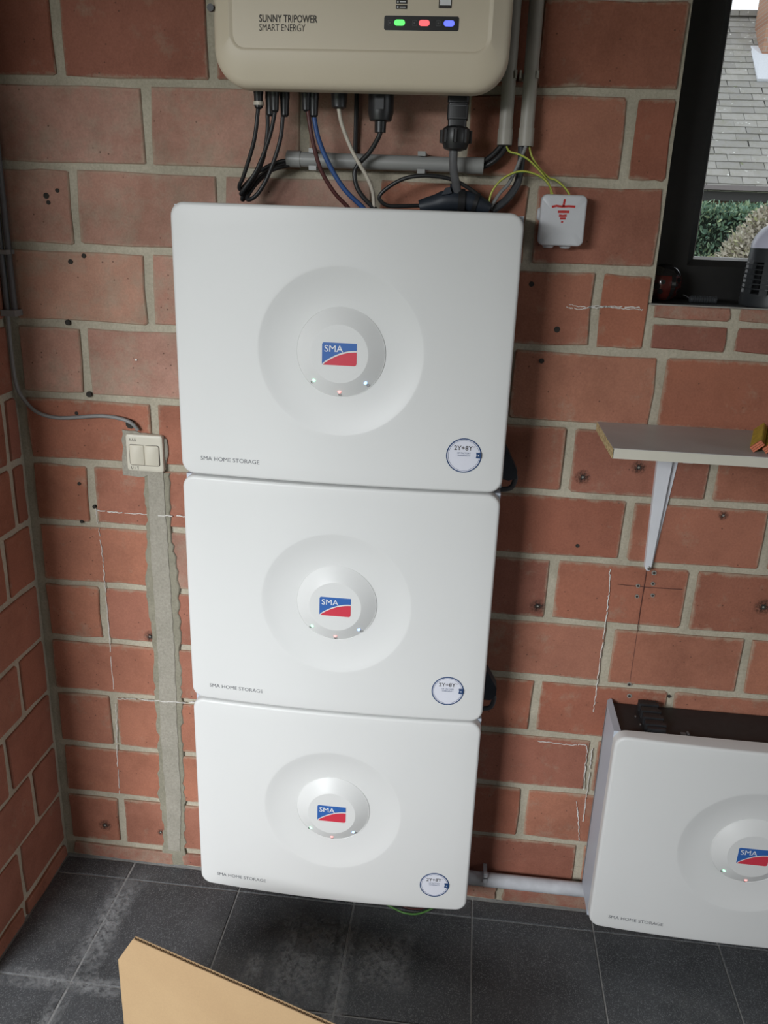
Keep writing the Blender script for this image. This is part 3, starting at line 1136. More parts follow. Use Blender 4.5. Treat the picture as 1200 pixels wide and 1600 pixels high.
part('brand_lettering', text_mb('SMART ENERGY', -.1555, -.0830, .0785, .0883, fyi, -.004), M['ink_dark'], inv, fix=False)
ds = part('display_strip', MB().rings([[(x, y, z) for x, z in rrect(.0570, .0098, .0028, 4, .0965, .0920)] for y in (-.1752, -.1740)]), M['black_plastic'], inv)
for x, mt in ((.0632, 'led_g'), (.1010, 'led_r'), (.1388, 'led_b')):
    part('indicator_lamp', MB().rings([[(xx, y, z) for xx, z in rrect(.0082, .0041, .0040, 6, x, .0925)] for y in (-.1758, -.1745)]), M[mt], ds)
for x in (.0488, .0862, .1225):
    b = MB()
    b.rings([[(xx, y, z) for xx, z in rrect(hw, hw, .0008, 2, x, .0922)] for hw, y in ((.0036, -.1748), (.0036, -.1756), (.0031, -.1756), (.0031, -.1748))], False, False)
    b.box(x - .0015, x + .0012, -.1755, -.1748, .0912, .0935)
    part('indicator_icon', b, M['cable_grey'], ds)
for zc in (.1135, .1205, .1275):
    q = part('app_badge', MB().rings([[(x, y, z) for x, z in rrect(.0086, .0027, .0006, 2, .0655, zc)] for y in (-.1750, -.1740)]), M['ink_dark'], inv)
    part('badge_print', MB().box(.0585, .0605, -.1753, -.1748, zc - .0012, zc + .0012).box(.0625, .0715, -.1753, -.1748, zc - .0006, zc + .0006), M['print_white'], q)
q = part('phone_print', MB().rings([[(x, y, z) for x, z in rrect(.0098, .019, .0012, 3, .1315, .1315)] for y in (-.1750, -.1740)]), M['ink_dark'], inv)
part('phone_screen', MB().box(.1231, .1399, -.1753, -.1748, .1165, .149), M['print_white'], q)

# ---------------------------------------------------------------- conduits
def pipe(name, p0, p1, r, mat, label, cat, collars=(), n=20, clips=(), group=None):
    b = MB().tube([p0, p1], r, n, 1)
    o = solo(name, b, M[mat], label, cat, group, smooth=40)
    P0, P1 = Vector(p0), Vector(p1)
    for t0, t1 in collars:
        a, c = P0.lerp(P1, t0), P0.lerp(P1, t1)
        part('collar', MB().tube([a, c], r * 1.10, n, 1), M[mat], o, smooth=40)
    return o


hp = pipe('cable_conduit', (-.118, -.031, 1.6395), (.226, -.031, 1.6375), .0128, 'pvc', 'horizontal grey plastic conduit above the battery stack', 'conduit', ((-.012, .06), (.91, 1.003)))
part('bore', MB().tube([(.2262, -.031, 1.6375), (.2270, -.031, 1.6375)], .0112, 16, 1), M['hole'], hp)
part('bore', MB().tube([(-.1226, -.031, 1.6395), (-.1230, -.031, 1.6395)], .0112, 16, 1), M['hole'], hp)
for x in (-.073, .119):
    b = MB()
    for s in (-1, 1):
        z0 = 1.639 + s * .0135
        b.box(x - .0068, x + .0068, -.046, .0, min(z0, z0 + s * .0035), max(z0, z0 + s * .0035))
        b.box(x - .0068, x + .0068, -.050, -.044, min(z0 - s * .003, z0 + s * .0045), max(z0 - s * .003, z0 + s * .0045))
    part('pipe_clip', b, M['pvc'], hp)
v1 = pipe('cable_conduit', (.2555, -.029, 2.49), (.2605, -.029, 1.672), .0118, 'pvc_warm', 'left one of two upright grey conduits beside the inverter', 'conduit', ((.969, 1.0),), group='upright conduits')
v2 = pipe('cable_conduit', (.2915, -.029, 2.49), (.2968, -.029, 1.671), .0122, 'pvc_warm', 'right one of two upright grey conduits beside the inverter', 'conduit', ((.965, 1.0),), group='upright conduits')
for v, x in ((v1, .2605), (v2, .2968)):
    part('bore', MB().tube([(x, -.029, 1.6716), (x, -.029, 1.6706)], .0108, 16, 1), M['hole'], v)
for v, x in ((v1, .2565), (v2, .2926)):
    b = MB()
    for s in (-1, 1):
        b.box(x + s * .0142 - .0018, x + s * .0142 + .0018, -.041, 0, 1.775, 1.787)
    b.box(x - .014, x + .014, -.008, 0, 1.775, 1.787)
    part('pipe_clip', b, M['pvc_warm'], v)
bp = pipe('floor_conduit', (-.26, -.0275, .0868), (1.10, -.0275, .0868), .0165, 'pvc_pale', 'pale grey conduit low on the wall behind the lowest battery unit', 'conduit')
for x in (.344, .05):
    b = MB().box(x - .0042, x + .0042, -.0465, -.0415, .094, .1185).box(x - .0042, x + .0042, -.0465, 0, .1045, .1075)
    part('pipe_clip', b, M['pvc_pale'], bp)

# grey conduit in the corner
cp = pipe('corner_conduit', (-.690, -.016, 2.49), (-.6915, -.014, 1.345), .0058, 'cable_grey', 'slim dark grey conduit in the left corner that feeds the switch cable', 'conduit', group='corner conduits')
cp2 = pipe('corner_conduit', (-.676, -.012, 2.49), (-.6775, -.012, 1.338), .0058, 'cable_grey', 'second slim dark grey conduit beside the corner one, ending at the clip', 'conduit', group='corner conduits')
b = MB().box(-.6975, -.668, -.030, -.0, 1.338, 1.350)
part('pipe_clip', b, M['cable_lgrey'], cp)
b = MB().box(-.6975, -.672, -.030, -.0, 1.455, 1.463)
part('pipe_clip', b, M['cable_lgrey'], cp)

# ---------------------------------------------------------------- cables
PATHS = {
'solar0': [(-0.1586, -0.09, 1.7225), (-0.1596, -0.09, 1.7107), (-0.1684, -0.085, 1.6632), (-0.1917, -0.07, 1.6081), (-0.2024, -0.062, 1.5913), (-0.2018, -0.056, 1.5851), (-0.1939, -0.05, 1.5942), (-0.1746, -0.042, 1.6143), (-0.1448, -0.034, 1.6315), (-0.1189, -0.03, 1.6378)] ,
'solar1': [(-0.1466, -0.075, 1.7168), (-0.1468, -0.075, 1.7048), (-0.1478, -0.072, 1.6821), (-0.1561, -0.068, 1.6394), (-0.1737, -0.064, 1.6047), (-0.1968, -0.058, 1.5756), (-0.198, -0.05, 1.5693), (-0.179, -0.044, 1.5992), (-0.1514, -0.036, 1.6217), (-0.1185, -0.032, 1.6324)] ,
'solar2': [(-0.1274, -0.095, 1.7206), (-0.1286, -0.095, 1.7108), (-0.1402, -0.09, 1.6695), (-0.1648, -0.08, 1.6187), (-0.1916, -0.072, 1.5848), (-0.1986, -0.064, 1.5775), (-0.1836, -0.054, 1.59), (-0.1528, -0.045, 1.6169), (-0.1176, -0.036, 1.629)] ,
'solar3': [(-0.1177, -0.08, 1.7148), (-0.1188, -0.08, 1.7049), (-0.1246, -0.078, 1.6649), (-0.1451, -0.072, 1.6135), (-0.1661, -0.068, 1.5805), (-0.1842, -0.062, 1.5684), (-0.1892, -0.056, 1.5738), (-0.1738, -0.046, 1.5982), (-0.1515, -0.036, 1.6185), (-0.1198, -0.026, 1.6402)] ,
'brown': [(-0.0738, -0.09, 1.7243), (-0.0737, -0.09, 1.7126), (-0.0667, -0.088, 1.6715), (-0.0539, -0.08, 1.6239), (-0.0312, -0.072, 1.5866), (-0.0092, -0.065, 1.5644), (-0.0014, -0.062, 1.5551)] ,
'blue': [(-0.0642, -0.085, 1.7134), (-0.0641, -0.085, 1.7036), (-0.056, -0.083, 1.6682), (-0.038, -0.078, 1.6291), (-0.0126, -0.072, 1.5914), (0.0178, -0.065, 1.5642), (0.0281, -0.06, 1.554)] ,
'white': [(-0.0235, -0.085, 1.728), (-0.0222, -0.085, 1.7183), (-0.0155, -0.083, 1.6901), (0.0033, -0.078, 1.649), (0.0269, -0.072, 1.6123), (0.0382, -0.066, 1.5848), (0.0394, -0.06, 1.5565)] ,
'rod': [(-0.0077, -0.012, 1.7679), (-0.0061, -0.012, 1.6474)] ,
'gland': [(0.0487, -0.085, 1.6885), (0.0485, -0.085, 1.6776), (0.0317, -0.075, 1.652), (0.0126, -0.066, 1.6338), (0.0046, -0.066, 1.6182), (0.0096, -0.066, 1.5944), (0.0246, -0.064, 1.575), (0.0439, -0.06, 1.5588)] ,
'ac': [(0.175, -0.085, 1.662), (0.175, -0.085, 1.6521), (0.1764, -0.08, 1.6284), (0.1826, -0.07, 1.6026), (0.1867, -0.06, 1.5876)] ,
'loop': [(0.1301, -0.05, 1.5692), (0.0913, -0.06, 1.5667), (0.0635, -0.065, 1.5667), (0.0495, -0.07, 1.5788), (0.0632, -0.072, 1.5948), (0.093, -0.075, 1.611), (0.1292, -0.075, 1.6167), (0.1687, -0.07, 1.6135), (0.1991, -0.066, 1.6022), (0.2268, -0.06, 1.5847), (0.2461, -0.055, 1.5655)] ,
'jump0': [(0.2179, -0.03, 1.6471), (0.228, -0.03, 1.6463), (0.2437, -0.03, 1.658), (0.2558, -0.03, 1.6727), (0.2593, -0.03, 1.6839)] ,
'jump1': [(0.2186, -0.03, 1.6367), (0.2286, -0.03, 1.637), (0.2477, -0.032, 1.6488), (0.2628, -0.03, 1.6678), (0.2659, -0.028, 1.6843)] ,
'thin': [(0.2966, -0.038, 1.6791), (0.2964, -0.038, 1.669), (0.2885, -0.038, 1.6474), (0.2813, -0.038, 1.6287), (0.2719, -0.038, 1.6087), (0.2586, -0.042, 1.5936), (0.2436, -0.05, 1.5687)] ,
'thick': [(0.289, -0.026, 1.685), (0.2919, -0.022, 1.6548), (0.291, -0.02, 1.6279), (0.2871, -0.022, 1.6078), (0.2709, -0.03, 1.5838), (0.2464, -0.04, 1.5637)] ,
'gy1': [(0.2402, -0.055, 1.5695), (0.2407, -0.055, 1.5779), (0.2444, -0.055, 1.5947), (0.2567, -0.055, 1.6127), (0.2765, -0.055, 1.6256), (0.2947, -0.055, 1.6297), (0.3138, -0.05, 1.6269), (0.33, -0.046, 1.6204), (0.3424, -0.04, 1.6097), (0.35, -0.03, 1.5968), (0.3521, -0.028, 1.5885)] ,
'gy2': [(0.2628, -0.03, 1.681), (0.2648, -0.034, 1.6689), (0.2706, -0.045, 1.6607), (0.2828, -0.046, 1.6579), (0.301, -0.046, 1.6503), (0.3176, -0.042, 1.6377), (0.3311, -0.038, 1.6255), (0.3428, -0.034, 1.6111), (0.3479, -0.028, 1.5979), (0.3502, -0.024, 1.5886)] ,
'gy3': [(0.3011, -0.03, 1.682), (0.3033, -0.03, 1.6702), (0.309, -0.03, 1.6557), (0.316, -0.03, 1.6456), (0.3264, -0.03, 1.6346), (0.3422, -0.028, 1.6217), (0.3535, -0.028, 1.6189), (0.3677, -0.028, 1.6095), (0.3792, -0.025, 1.5974), (0.3815, -0.022, 1.5896)] ,
'swcable': [(-0.6929, -0.014, 1.3785), (-0.6921, -0.014, 1.3415), (-0.6937, -0.014, 1.2721), (-0.6912, -0.014, 1.2009), (-0.6781, -0.012, 1.1682), (-0.6517, -0.01, 1.1426), (-0.6052, -0.008, 1.1341), (-0.5152, -0.008, 1.1434), (-0.4596, -0.012, 1.1369), (-0.4408, -0.008, 1.1183)] ,
'condpipe': [(-0.677, -0.014, 1.6236), (-0.6678, -0.014, 1.5222), (-0.6787, -0.014, 1.3421)] ,
'gloop': [(0.1117, -0.0638, 0.02), (0.1327, -0.0764, 0.02), (0.1625, -0.0886, 0.02), (0.1923, -0.0872, 0.02), (0.2212, -0.0695, 0.02), (0.2472, -0.0442, 0.02)] ,
'link1': [(0.3003, -0.05, 1.0542), (0.3222, -0.05, 1.0596), (0.3292, -0.05, 1.0783), (0.3245, -0.05, 1.091)] ,
'link2': [(0.3015, -0.05, 0.561), (0.3202, -0.05, 0.5661), (0.3268, -0.05, 0.5873), (0.323, -0.05, 0.601)] ,
'chalk': [[(-0.5489, -0.0014, 0.9372), (-0.5435, -0.0014, 0.8264), (-0.5433, -0.0014, 0.7729), (-0.5434, -0.0014, 0.6387), (-0.5426, -0.0014, 0.4894)], [(-0.5405, -0.0014, 0.4553), (-0.5429, -0.0014, 0.4029), (-0.5479, -0.0014, 0.3134), (-0.5496, -0.0014, 0.2027)], [(-0.5464, -0.0014, 0.933), (-0.4781, -0.0014, 0.9321), (-0.3513, -0.0014, 0.9341)], [(-0.5364, -0.0014, 0.4695), (-0.4483, -0.0014, 0.475), (-0.3491, -0.0014, 0.4784)], [(0.3966, -0.0014, 1.4014), (0.4273, -0.0014, 1.3993), (0.4557, -0.0014, 1.4064), (0.4967, -0.0014, 1.4036), (0.5361, -0.0014, 1.403)], [(0.4031, -0.0014, 1.4063), (0.4445, -0.0014, 1.4024), (0.4789, -0.0014, 1.4062), (0.531, -0.0014, 1.4063)], [(0.5404, -0.0014, 0.8835), (0.5448, -0.0014, 0.8263), (0.5462, -0.0014, 0.7824), (0.5455, -0.0014, 0.6768), (0.5458, -0.0014, 0.5828), (0.5463, -0.0014, 0.5427)], [(0.4339, -0.0014, 0.46), (0.5016, -0.0014, 0.4574), (0.5407, -0.0014, 0.4584), (0.5443, -0.0014, 0.4015), (0.548, -0.0014, 0.3435)], [(0.5359, -0.0014, 0.3107), (0.5465, -0.0014, 0.2534), (0.5537, -0.0014, 0.2019)], [(0.5539, -0.0014, 0.4532), (0.5561, -0.0014, 0.3601), (0.5561, -0.0014, 0.2456)]] ,
}


def cable(key, r, mat, name, label, cat='cable', n=8, group=None):
    return solo(name, MB().tube(PATHS[key], r, n, 5), M[mat], label, cat, group, smooth=60)


def conn(parent, top, h, r0_, r1_, mat='black_plastic', name='connector', n=14):
    x, y, z = top
    b = MB().lathe([(r0_, z), (r0_, z - h * .62), (r0_ * .94, z - h * .64), (r1_, z - h * .96), (r1_ * .6, z - h)], (x, y, 0), 'Z', n)
    return part(name, b, M[mat], parent, smooth=35)


gs = 'black solar cables'
order = ['first', 'second', 'third', 'fourth']
for i, (x, y, zb) in enumerate(((-.1578, -.092, 1.716), (-.1415, -.077, 1.707), (-.1290, -.097, 1.711), (-.1150, -.082, 1.706))):
    o = cable('solar%d' % i, .0036, 'cable_black', 'solar_cable', 'black solar cable looping from inverter to conduit, %s from the left' % order[i], group=gs)
    conn(o, (x, y, 1.776), 1.776 - zb + .004, .0086, .0070)
    if i == 0:
        part('tag_band', MB().lathe([(.0086, 1.7235), (.0086, 1.7175)], (x, y, 0), 'Z', 14), M['cable_white'], o)
o = cable('brown', .0036, 'cable_brown', 'power_cable', 'dark red brown cable hanging from the inverter beside a blue one')
conn(o, (-.0765, -.09, 1.776), .066, .0086, .0068)
o = cable('blue', .0042, 'cable_blue', 'power_cable', 'blue cable hanging from the inverter')
conn(o, (-.0645, -.085, 1.776), .074, .0086, .0072)
o = cable('white', .0034, 'cable_white', 'data_cable', 'off white cable hanging from a round black gland')
conn(o, (-.0215, -.085, 1.778), 0.062, .0150, .0125, name='cable_gland')
solo('antenna_rod', MB().tube([(-.0025, -.010, 1.80), (-.0030, -.009, 1.62)], .0042, 8, 1), M['cable_black'], 'straight black rod running down behind the horizontal conduit', 'rod', smooth=40)
o = cable('gland', .0040, 'cable_black', 'data_cable', 'black cable curving down from a wide black gland under the inverter')
b = MB().lathe([(.0215, 1.779), (.0215, 1.712), (.0185, 1.7), (.0175, 1.699), (.0100, 1.698), (.0095, 1.6815), (.006, 1.681)], (.0495, -.085, 0), 'Z', 18)
g = part('cable_gland', b, M['black_plastic'], o, smooth=30)
part('gland_ridge', MB().box(.0425, .0565, -.1072, -.085, 1.715, 1.735), M['black_plastic'], g)
o = cable('ac', .0072, 'cable_grey', 'mains_cable', 'thick grey cable hanging from a big black plug at the right', n=12)
b = MB()
b.rings([[(.1785 + x, -.085 + y, z) for x, y in rrect(hx, hy, .004, 4)] for hx, hy, z in ((.0175, .016, 1.779), (.0175, .016, 1.729), (.0160, .0145, 1.728), (.0160, .0145, 1.726), (.0172, .0155, 1.725), (.0170, .0155, 1.704), (.0155, .014, 1.703), (.0150, .014, 1.69))])
pl = part('mains_plug', b, M['black_plastic'], o, smooth=30)
b = MB().lathe([(.017, 1.694), (.0225, 1.690), (.0235, 1.684), (.0235, 1.670), (.021, 1.664), (.019, 1.659), (.010, 1.656)], (.1775, -.085, 0), 'Z', 16)
for k in range(8):
    a = 2 * PI * k / 8
    b.lathe([(.0036, 1.688), (.0036, 1.668)], (.1775 + .0235 * math.cos(a), -.085 + .0235 * math.sin(a), 0), 'Z', 6)
part('union_nut', b, M['black_plastic'], pl, smooth=30)
part('label_frame', MB().box(.1640, .1925, -.1012, -.1002, 1.7235, 1.7243).box(.1640, .1648, -.1012, -.1002, 1.7050, 1.7243).box(.1640, .1925, -.1012, -.1002, 1.7050, 1.7056), M['cable_grey'], pl)

# bulky dark coupling lying on top of the upper battery unit
o = cable('loop', .0034, 'cable_black', 'looped_cable', 'thin black cable in a wide loop on the topmost battery unit')
b = MB()
b.tube([(.120, -.060, 1.566), (.150, -.058, 1.573), (.168, -.058, 1.578), (.205, -.056, 1.578), (.228, -.056, 1.572), (.243, -.056, 1.566)], lambda t: .008 + .010 * math.sin(PI * min(1, .12 + t * .85)), 12, 4)
cpl = solo('cable_coupling', b, M['blue_black'], 'bulky dark blue black cable coupling lying on the topmost battery unit', 'connector', smooth=35)
part('coupling_latch', MB().rings([[(.158, -.077, 1.586), (.176, -.077, 1.590), (.176, -.050, 1.590), (.158, -.050, 1.586)], [(.164, -.074, 1.598), (.172, -.074, 1.600), (.172, -.054, 1.600), (.164, -.054, 1.598)]]), M['blue_black'], cpl)
part('coupling_ring', MB().tube([(.186, -.058, 1.578), (.198, -.057, 1.578)], .0205, 14, 1), M['black_plastic'], cpl, smooth=40)
part('coupling_ring', MB().tube([(.214, -.056, 1.577), (.221, -.056, 1.575)], .0175, 14, 1), M['black_plastic'], cpl, smooth=40)
part('coupling_neck', MB().tube([(.1805, -.062, 1.606), (.182, -.060, 1.59)], .0095, 12, 1), M['blue_black'], cpl, smooth=40)

cable('jump0', .0046, 'cable_black', 'jumper_cable', 'upper black cable bending from horizontal conduit up into upright conduit', group='jumper cables')
cable('jump1', .0046, 'cable_black', 'jumper_cable', 'lower black cable bending from horizontal conduit up into upright conduit', group='jumper cables')
cable('thick', .0068, 'cable_dark', 'mains_cable', 'thick charcoal cable dropping from right upright conduit behind the green wires', n=10)
cable('thin', .0030, 'cable_lgrey', 'data_cable', 'thin grey cable dropping from right upright conduit to the battery top')


def earth(key, label):
    """green and yellow earth wire: yellow core with a green stripe along it"""
    o = solo('earth_wire', MB().tube(PATHS[key], .0016, 8, 5), M['yellow_stripe'], label, 'wire', 'green and yellow earth wires', smooth=60)
    pp = [(x, y + .0008, z - .0008) for x, y, z in PATHS[key]]
    part('green_stripe', MB().tube(pp, .0015, 6, 5), M['green_stripe'], o, smooth=60)
    return o


earth('gy1', 'green and yellow earth wire arching from battery top to white box')
earth('gy2', 'green and yellow earth wire from left upright conduit to white box')
earth('gy3', 'green and yellow earth wire from right upright conduit to white box')
o = solo('earth_wire', MB().tube(PATHS['gloop'], .0024, 8, 5), M['green_stripe'], 'green wire bulging out below the lowest battery unit', 'wire', 'green and yellow earth wires', smooth=60)
solo('red_wire', MB().tube([(.14, -.055, .022), (.165, -.070, .018), (.20, -.068, .018), (.225, -.05, .022)], .0022, 8, 5), M['cable_brown'], 'dark red wire under the lowest battery unit', 'wire', smooth=60)

for key, zc, lab in (('link1', 0, 'dark link cable at right edge of topmost battery unit'), ('link2', 1, 'dark link cable at right edge of middle battery unit')):
    o = cable(key, .0052, 'cable_dark', 'link_cable', lab, group='dark link cables')
    if zc == 0:
        pr = [(.302, 1.150), (.3075, 1.142), (.331, 1.098), (.331, 1.083), (.316, 1.078), (.302, 1.080)]
    else:
        pr = [(.302, .665), (.310, .655), (.329, .622), (.329, .605), (.318, .592), (.302, .592)]
    part('link_plug', MB().prism(list(reversed(pr)), -.065, -.035), M['blue_black'], o)

# ---------------------------------------------------------------- earth junction box
jb = thing('junction_box', 'small white junction box with a red hand drawn earth sign', 'box', (.371, 0, 1.51))
b = MB()
hx, hzb = .0395, .0425
b.rings([[(x, y, z) for x, z in rrect(a, c, r, 6, 0, .0425)] for a, c, r, y in ((.0375, .0405, .009, -.002), (.0385, .0415, .010, -.030), (.0385, .0415, .010, -.0305))])
part('box_body', b, M['box_white'], jb, smooth=35)
b = MB()
b.rings([[(x, y, z) for x, z in rrect(a, c, r, 6, 0, .0425)] for a, c, r, y in ((.0395, .0425, .010, -.029), (.0395, .0425, .010, -.040), (.0385, .0415, .0095, -.0435), (.0365, .0395, .008, -.0450), (.02, .02, .004, -.0452))])
lid = part('box_lid', b, M['box_white'], jb, smooth=35)
yl = -.0454


def stroke(pts, wd, y, th=.0006):
    """marker stroke as a thin ribbon in x,z"""
    b = MB()
    rings = []
    for i, (x, z) in enumerate(pts):
        a = Vector(pts[min(i + 1, len(pts) - 1)]) - Vector(pts[max(i - 1, 0)])
        a.normalize()
        nx, nz = -a[1] * wd * random.uniform(.85, 1.1), a[0] * wd * random.uniform(.85, 1.1)
        rings.append([(x + nx, y, z + nz), (x - nx, y, z - nz), (x - nx, y + th, z - nz), (x + nx, y + th, z + nz)])
    return b.rings(rings)


for pts, wd in (([(.0005, .0775), (-.0005, .0700), (-.0010, .0650)], .0019), ([(-.0205, .0640), (-.013, .0660), (-.003, .0650), (.008, .0660), (.0195, .0655)], .0021),
                ([(-.0095, .0565), (0, .0568), (.0100, .0570)], .0021), ([(-.0070, .0503), (0, .0500), (.0062, .0508)], .0020), ([(-.0048, .0453), (.0050, .0457)], .0019), ([(-.0001, .0412), (-.0010, .0385)], .0018)):
    part('marker_stroke', stroke(pts, wd, yl - .0003), M['marker'], lid)
for x, z, ax in ((-.0400, .052, 'X'), (-.019, -.001, 'Z'), (.011, -.001, 'Z')):
    if ax == 'X':
        b = MB().lathe([(.011, -.036), (.011, -.0405), (.008, -.0435)], (0, -.018, z), 'X', 14)
    else:
        b = MB().lathe([(.010, .003), (.010, -.0022), (.0075, -.0045)], (x, -.020, 0), 'Z', 14)
    part('grommet', b, M['box_white'], jb, smooth=35)

# ---------------------------------------------------------------- light switch
sw = thing('light_switch', 'cream double light switch with handwritten lettering, left of the battery stack', 'switch', (-.4285, 0, 1.030))
b = MB()
b.rings([[(x, y, z) for x, z in rrect(a, a, r, 6, 0, .0405)] for a, r, y in ((.0385, .005, .003), (.0395, .006, -.0045), (.0395, .006, -.0085), (.0385, .006, -.0115), (.0370, .006, -.0125), (.0335, .004, -.0128))], True, True)
fr_ = part('switch_frame', b, M['switch'], sw, smooth=35)
for s in (-1, 1):
    b = MB()
    b.rings([[(x, y, z) for x, z in rrect(a, c, .0035, 5, s * .01580, .0365)] for a, c, y in ((.0154, .0212, -.012), (.0154, .0212, -.0145), (.0142, .0200, -.0155))])
    part('rocker', b, M['switch2'], sw, smooth=35)
b = MB()
b.rings([[(x, y, z) for x, z in rrect(a, c, .005, 6, 0, .0365)] for a, c, y in ((.0325, .0223, -.0120), (.0325, .0223, -.01320), (.0318, .0216, -.01320), (.0318, .0216, -.0120))], False, False)
part('rocker_gap', b, M['ink_dark'], sw)


def writing(word, x, z, h, wd):
    gl = {'A': [[(0, 0), (.45, 1), (.8, 0)], [(.15, .42), (.7, .4)]], 'N': [[(0, 0), (.1, 1), (.65, 0), (.75, 1)]], 'U': [[(0, 1), (.05, .2), (.35, 0), (.62, .25), (.68, 1)]],
          'I': [[(.25, .9), (.3, .1)]], 'T': [[(0, .9), (.75, 1)], [(.4, .95), (.42, 0)]]}
    out = MB()
    for ch in word:
        for st in gl[ch]:
            q = stroke([(x + a * h * .9, z + c * h) for a, c in st], .00035, -.0133)
            out.add(q.v, q.f)
        x += h * 1.02
    return out


part('handwriting', writing('AAN', -.0315, .0655, .0055, 0), M['ink_dark'], fr_)
part('handwriting', writing('UIT', -.0300, .0055, .0060, 0), M['ink_dark'], fr_)
o = solo('switch_cable', MB().tube(PATHS['swcable'], .0040, 10, 5), M['cable_lgrey'], 'grey cable curving from the corner conduit to the light switch', 'cable', smooth=60)

# ---------------------------------------------------------------- chalk marks on the wall
for pts in PATHS['chalk']:
    dense = [(p.x + jit(.0013), p.z + jit(.0013)) for p in smooth_path([(x, 0, z) for x, y, z in pts], 14)]
    b = MB()
    k = 0
    while k < len(dense) - 2:
        e = min(len(dense), k + random.randint(3, 9))
        if e - k >= 2:
            over = -.47 < dense[k][0] < -.375 and dense[k][1] < 1.03
            q = stroke(dense[k:e], random.uniform(.00045, .0010), -.0049 if over else -.0019, .0040 if over else .0022)
            b.add(q.v, q.f)
        k = e - 1 + (random.random() < .3)
    part('chalk_line', b, M['chalk'], wall_back)
part('pencil_line', stroke([(.6135, .888), (.6125, .80), (.6135, .70), (.6135, .63)], .00045, -.0016, .002), M['pencil'], wall_back)
part('pencil_line', stroke([(.560, .852), (.62, .850), (.69, .851)], .0004, -.0016, .002), M['pencil'], wall_back)

# ---------------------------------------------------------------- shelf
SHZ = 1.1893
sh_ = thing('wall_shelf', 'white chipboard shelf with a raw left end, right of the battery stack', 'shelf', (1.02, -.10, SHZ - .018))
ox, oy, oz = 1.02, -.10, SHZ - .018
sx0, sx1 = .4785, 1.62
L_ = lambda x, y, z: (x - ox, y - oy, z - oz)
b = MB()
xa, xb, ya, yb = sx0 - ox, sx1 - ox, -.2065 - oy, -.002 - oy
b.box(xa + .0006, xb, ya + .0008, yb, 0, .018)
bd = part('board', b, M['melamine'], sh_)
part('edge_band', MB().box(xa + .001, xb, ya, ya + .0012, .0002, .0172), M['edge_band'], bd, label='cream front edge strip')
b = MB()
n = 40
pts = [(ya + (yb - ya) * k / n, jit(.0005)) for k in range(n + 1)]
b.rings([[(xa + j, y, .0006), (xa + .002, y, .0006), (xa + .002, y, .0174), (xa + j, y, .0174)] for y, j in pts])
part('chipboard_end', b, M['chip'], bd, label='raw chipboard end')
for bx in (.614, 1.42):
    br = thing('shelf_bracket', 'white steel bracket screwed to the wall under the shelf', 'bracket', (bx, 0, .89), )
    q = lambda x, z: (x - .614, z - .89)
    zt = SHZ - .0185
    # wall leg: tapered pressed steel, a light raised flange and a narrower flat behind it
    leg = [(.606, .8985), (.6095, .8925), (.616, .8915), (.6185, .897), (.6305, zt), (.5985, zt)]
    b = MB().rings([[(x - .614, -.0135 - .004 * (z - .89), z - .89) for x, z in leg], [(x - .614, -.0005, z - .89) for x, z in leg]])
    part('wall_leg', b, M['steel_white'], br)
    fl = [(.6185, .897), (.6225, .897), (.6455, zt), (.6315, zt)]
    part('wall_leg', MB().rings([[(x - .614, -.0035, z - .89) for x, z in fl], [(x - .614, -.0005, z - .89) for x, z in fl]]), M['steel_white'], br)
    b = MB()
    b.rings([[(-.016, -.004, zt - .89 - .014), (.016, -.004, zt - .89 - .014), (.016, -.004, zt - .89), (-.016, -.004, zt - .89)],
             [(-.008, -.175, zt - .89 - .008), (.008, -.175, zt - .89 - .008), (.008, -.175, zt - .89), (-.008, -.175, zt - .89)]])
    part('shelf_arm', b, M['steel_white'], br)
    part('screw', MB().lathe([(.0040, -.012), (.0040, -.0150), (.0022, -.0162)], (.0005, 0, .0075), 'Y', 10), M['screw'], br)
    if bx > 1:
        br['label'] = 'second white steel bracket at the far right end of the shelf'

# folding rules on the shelf
names = ['leftmost yellow folding rule with orange end, leaning on the shelf', 'second yellow folding rule from the left on the shelf', 'third yellow folding rule from the left on the shelf', 'rightmost yellow folding rule on the shelf']
rule0 = None
for k in range(4):
    if rule0 is None:
        rule0 = thing('folding_rule', names[0], 'ruler', (0, 0, 0), 'yellow folding rules')
        lean = R(46)
        ca, sa = math.cos(lean), math.sin(lean)
        for j in range(3):
            def prm(y0, y1, u0=0.0, u1=.0215):
                # slat stands on its narrow edge and leans to the right; u runs up the slat, v across the pack
                v0, v1 = j * .0036, j * .0036 + .0031
                c = [(u0, v0), (u0, v1), (u1, v1), (u1, v0)]
                pp = [(u * sa + v * ca, u * ca - v * sa + 3 * .0036 * sa + .0003) for u, v in c]
                return MB().rings([[(x, y0, z) for x, z in pp], [(x, y1, z) for x, z in pp]])
            sl_ = part('slat', prm(-.150, .0), M['rule_yellow'], rule0)
            part('end_cap', prm(-.1585, -.150), M['rule_end'], sl_)
        part('rivet', MB().lathe([(.003, .0085), (.003, .0135)], (0, -.018, .0145), 'X', 8), M['screw'], rule0)
        r_ = rule0
    else:
        r_ = copy_tree(rule0)
    r_.location = (.7625 + .0172 * k, -.027 - .004 * k, SHZ)
    r_.rotation_euler = (0, 0, R(-19 + .8 * (k % 2)))
    tag(r_, names[k], 'ruler', 'yellow folding rules')

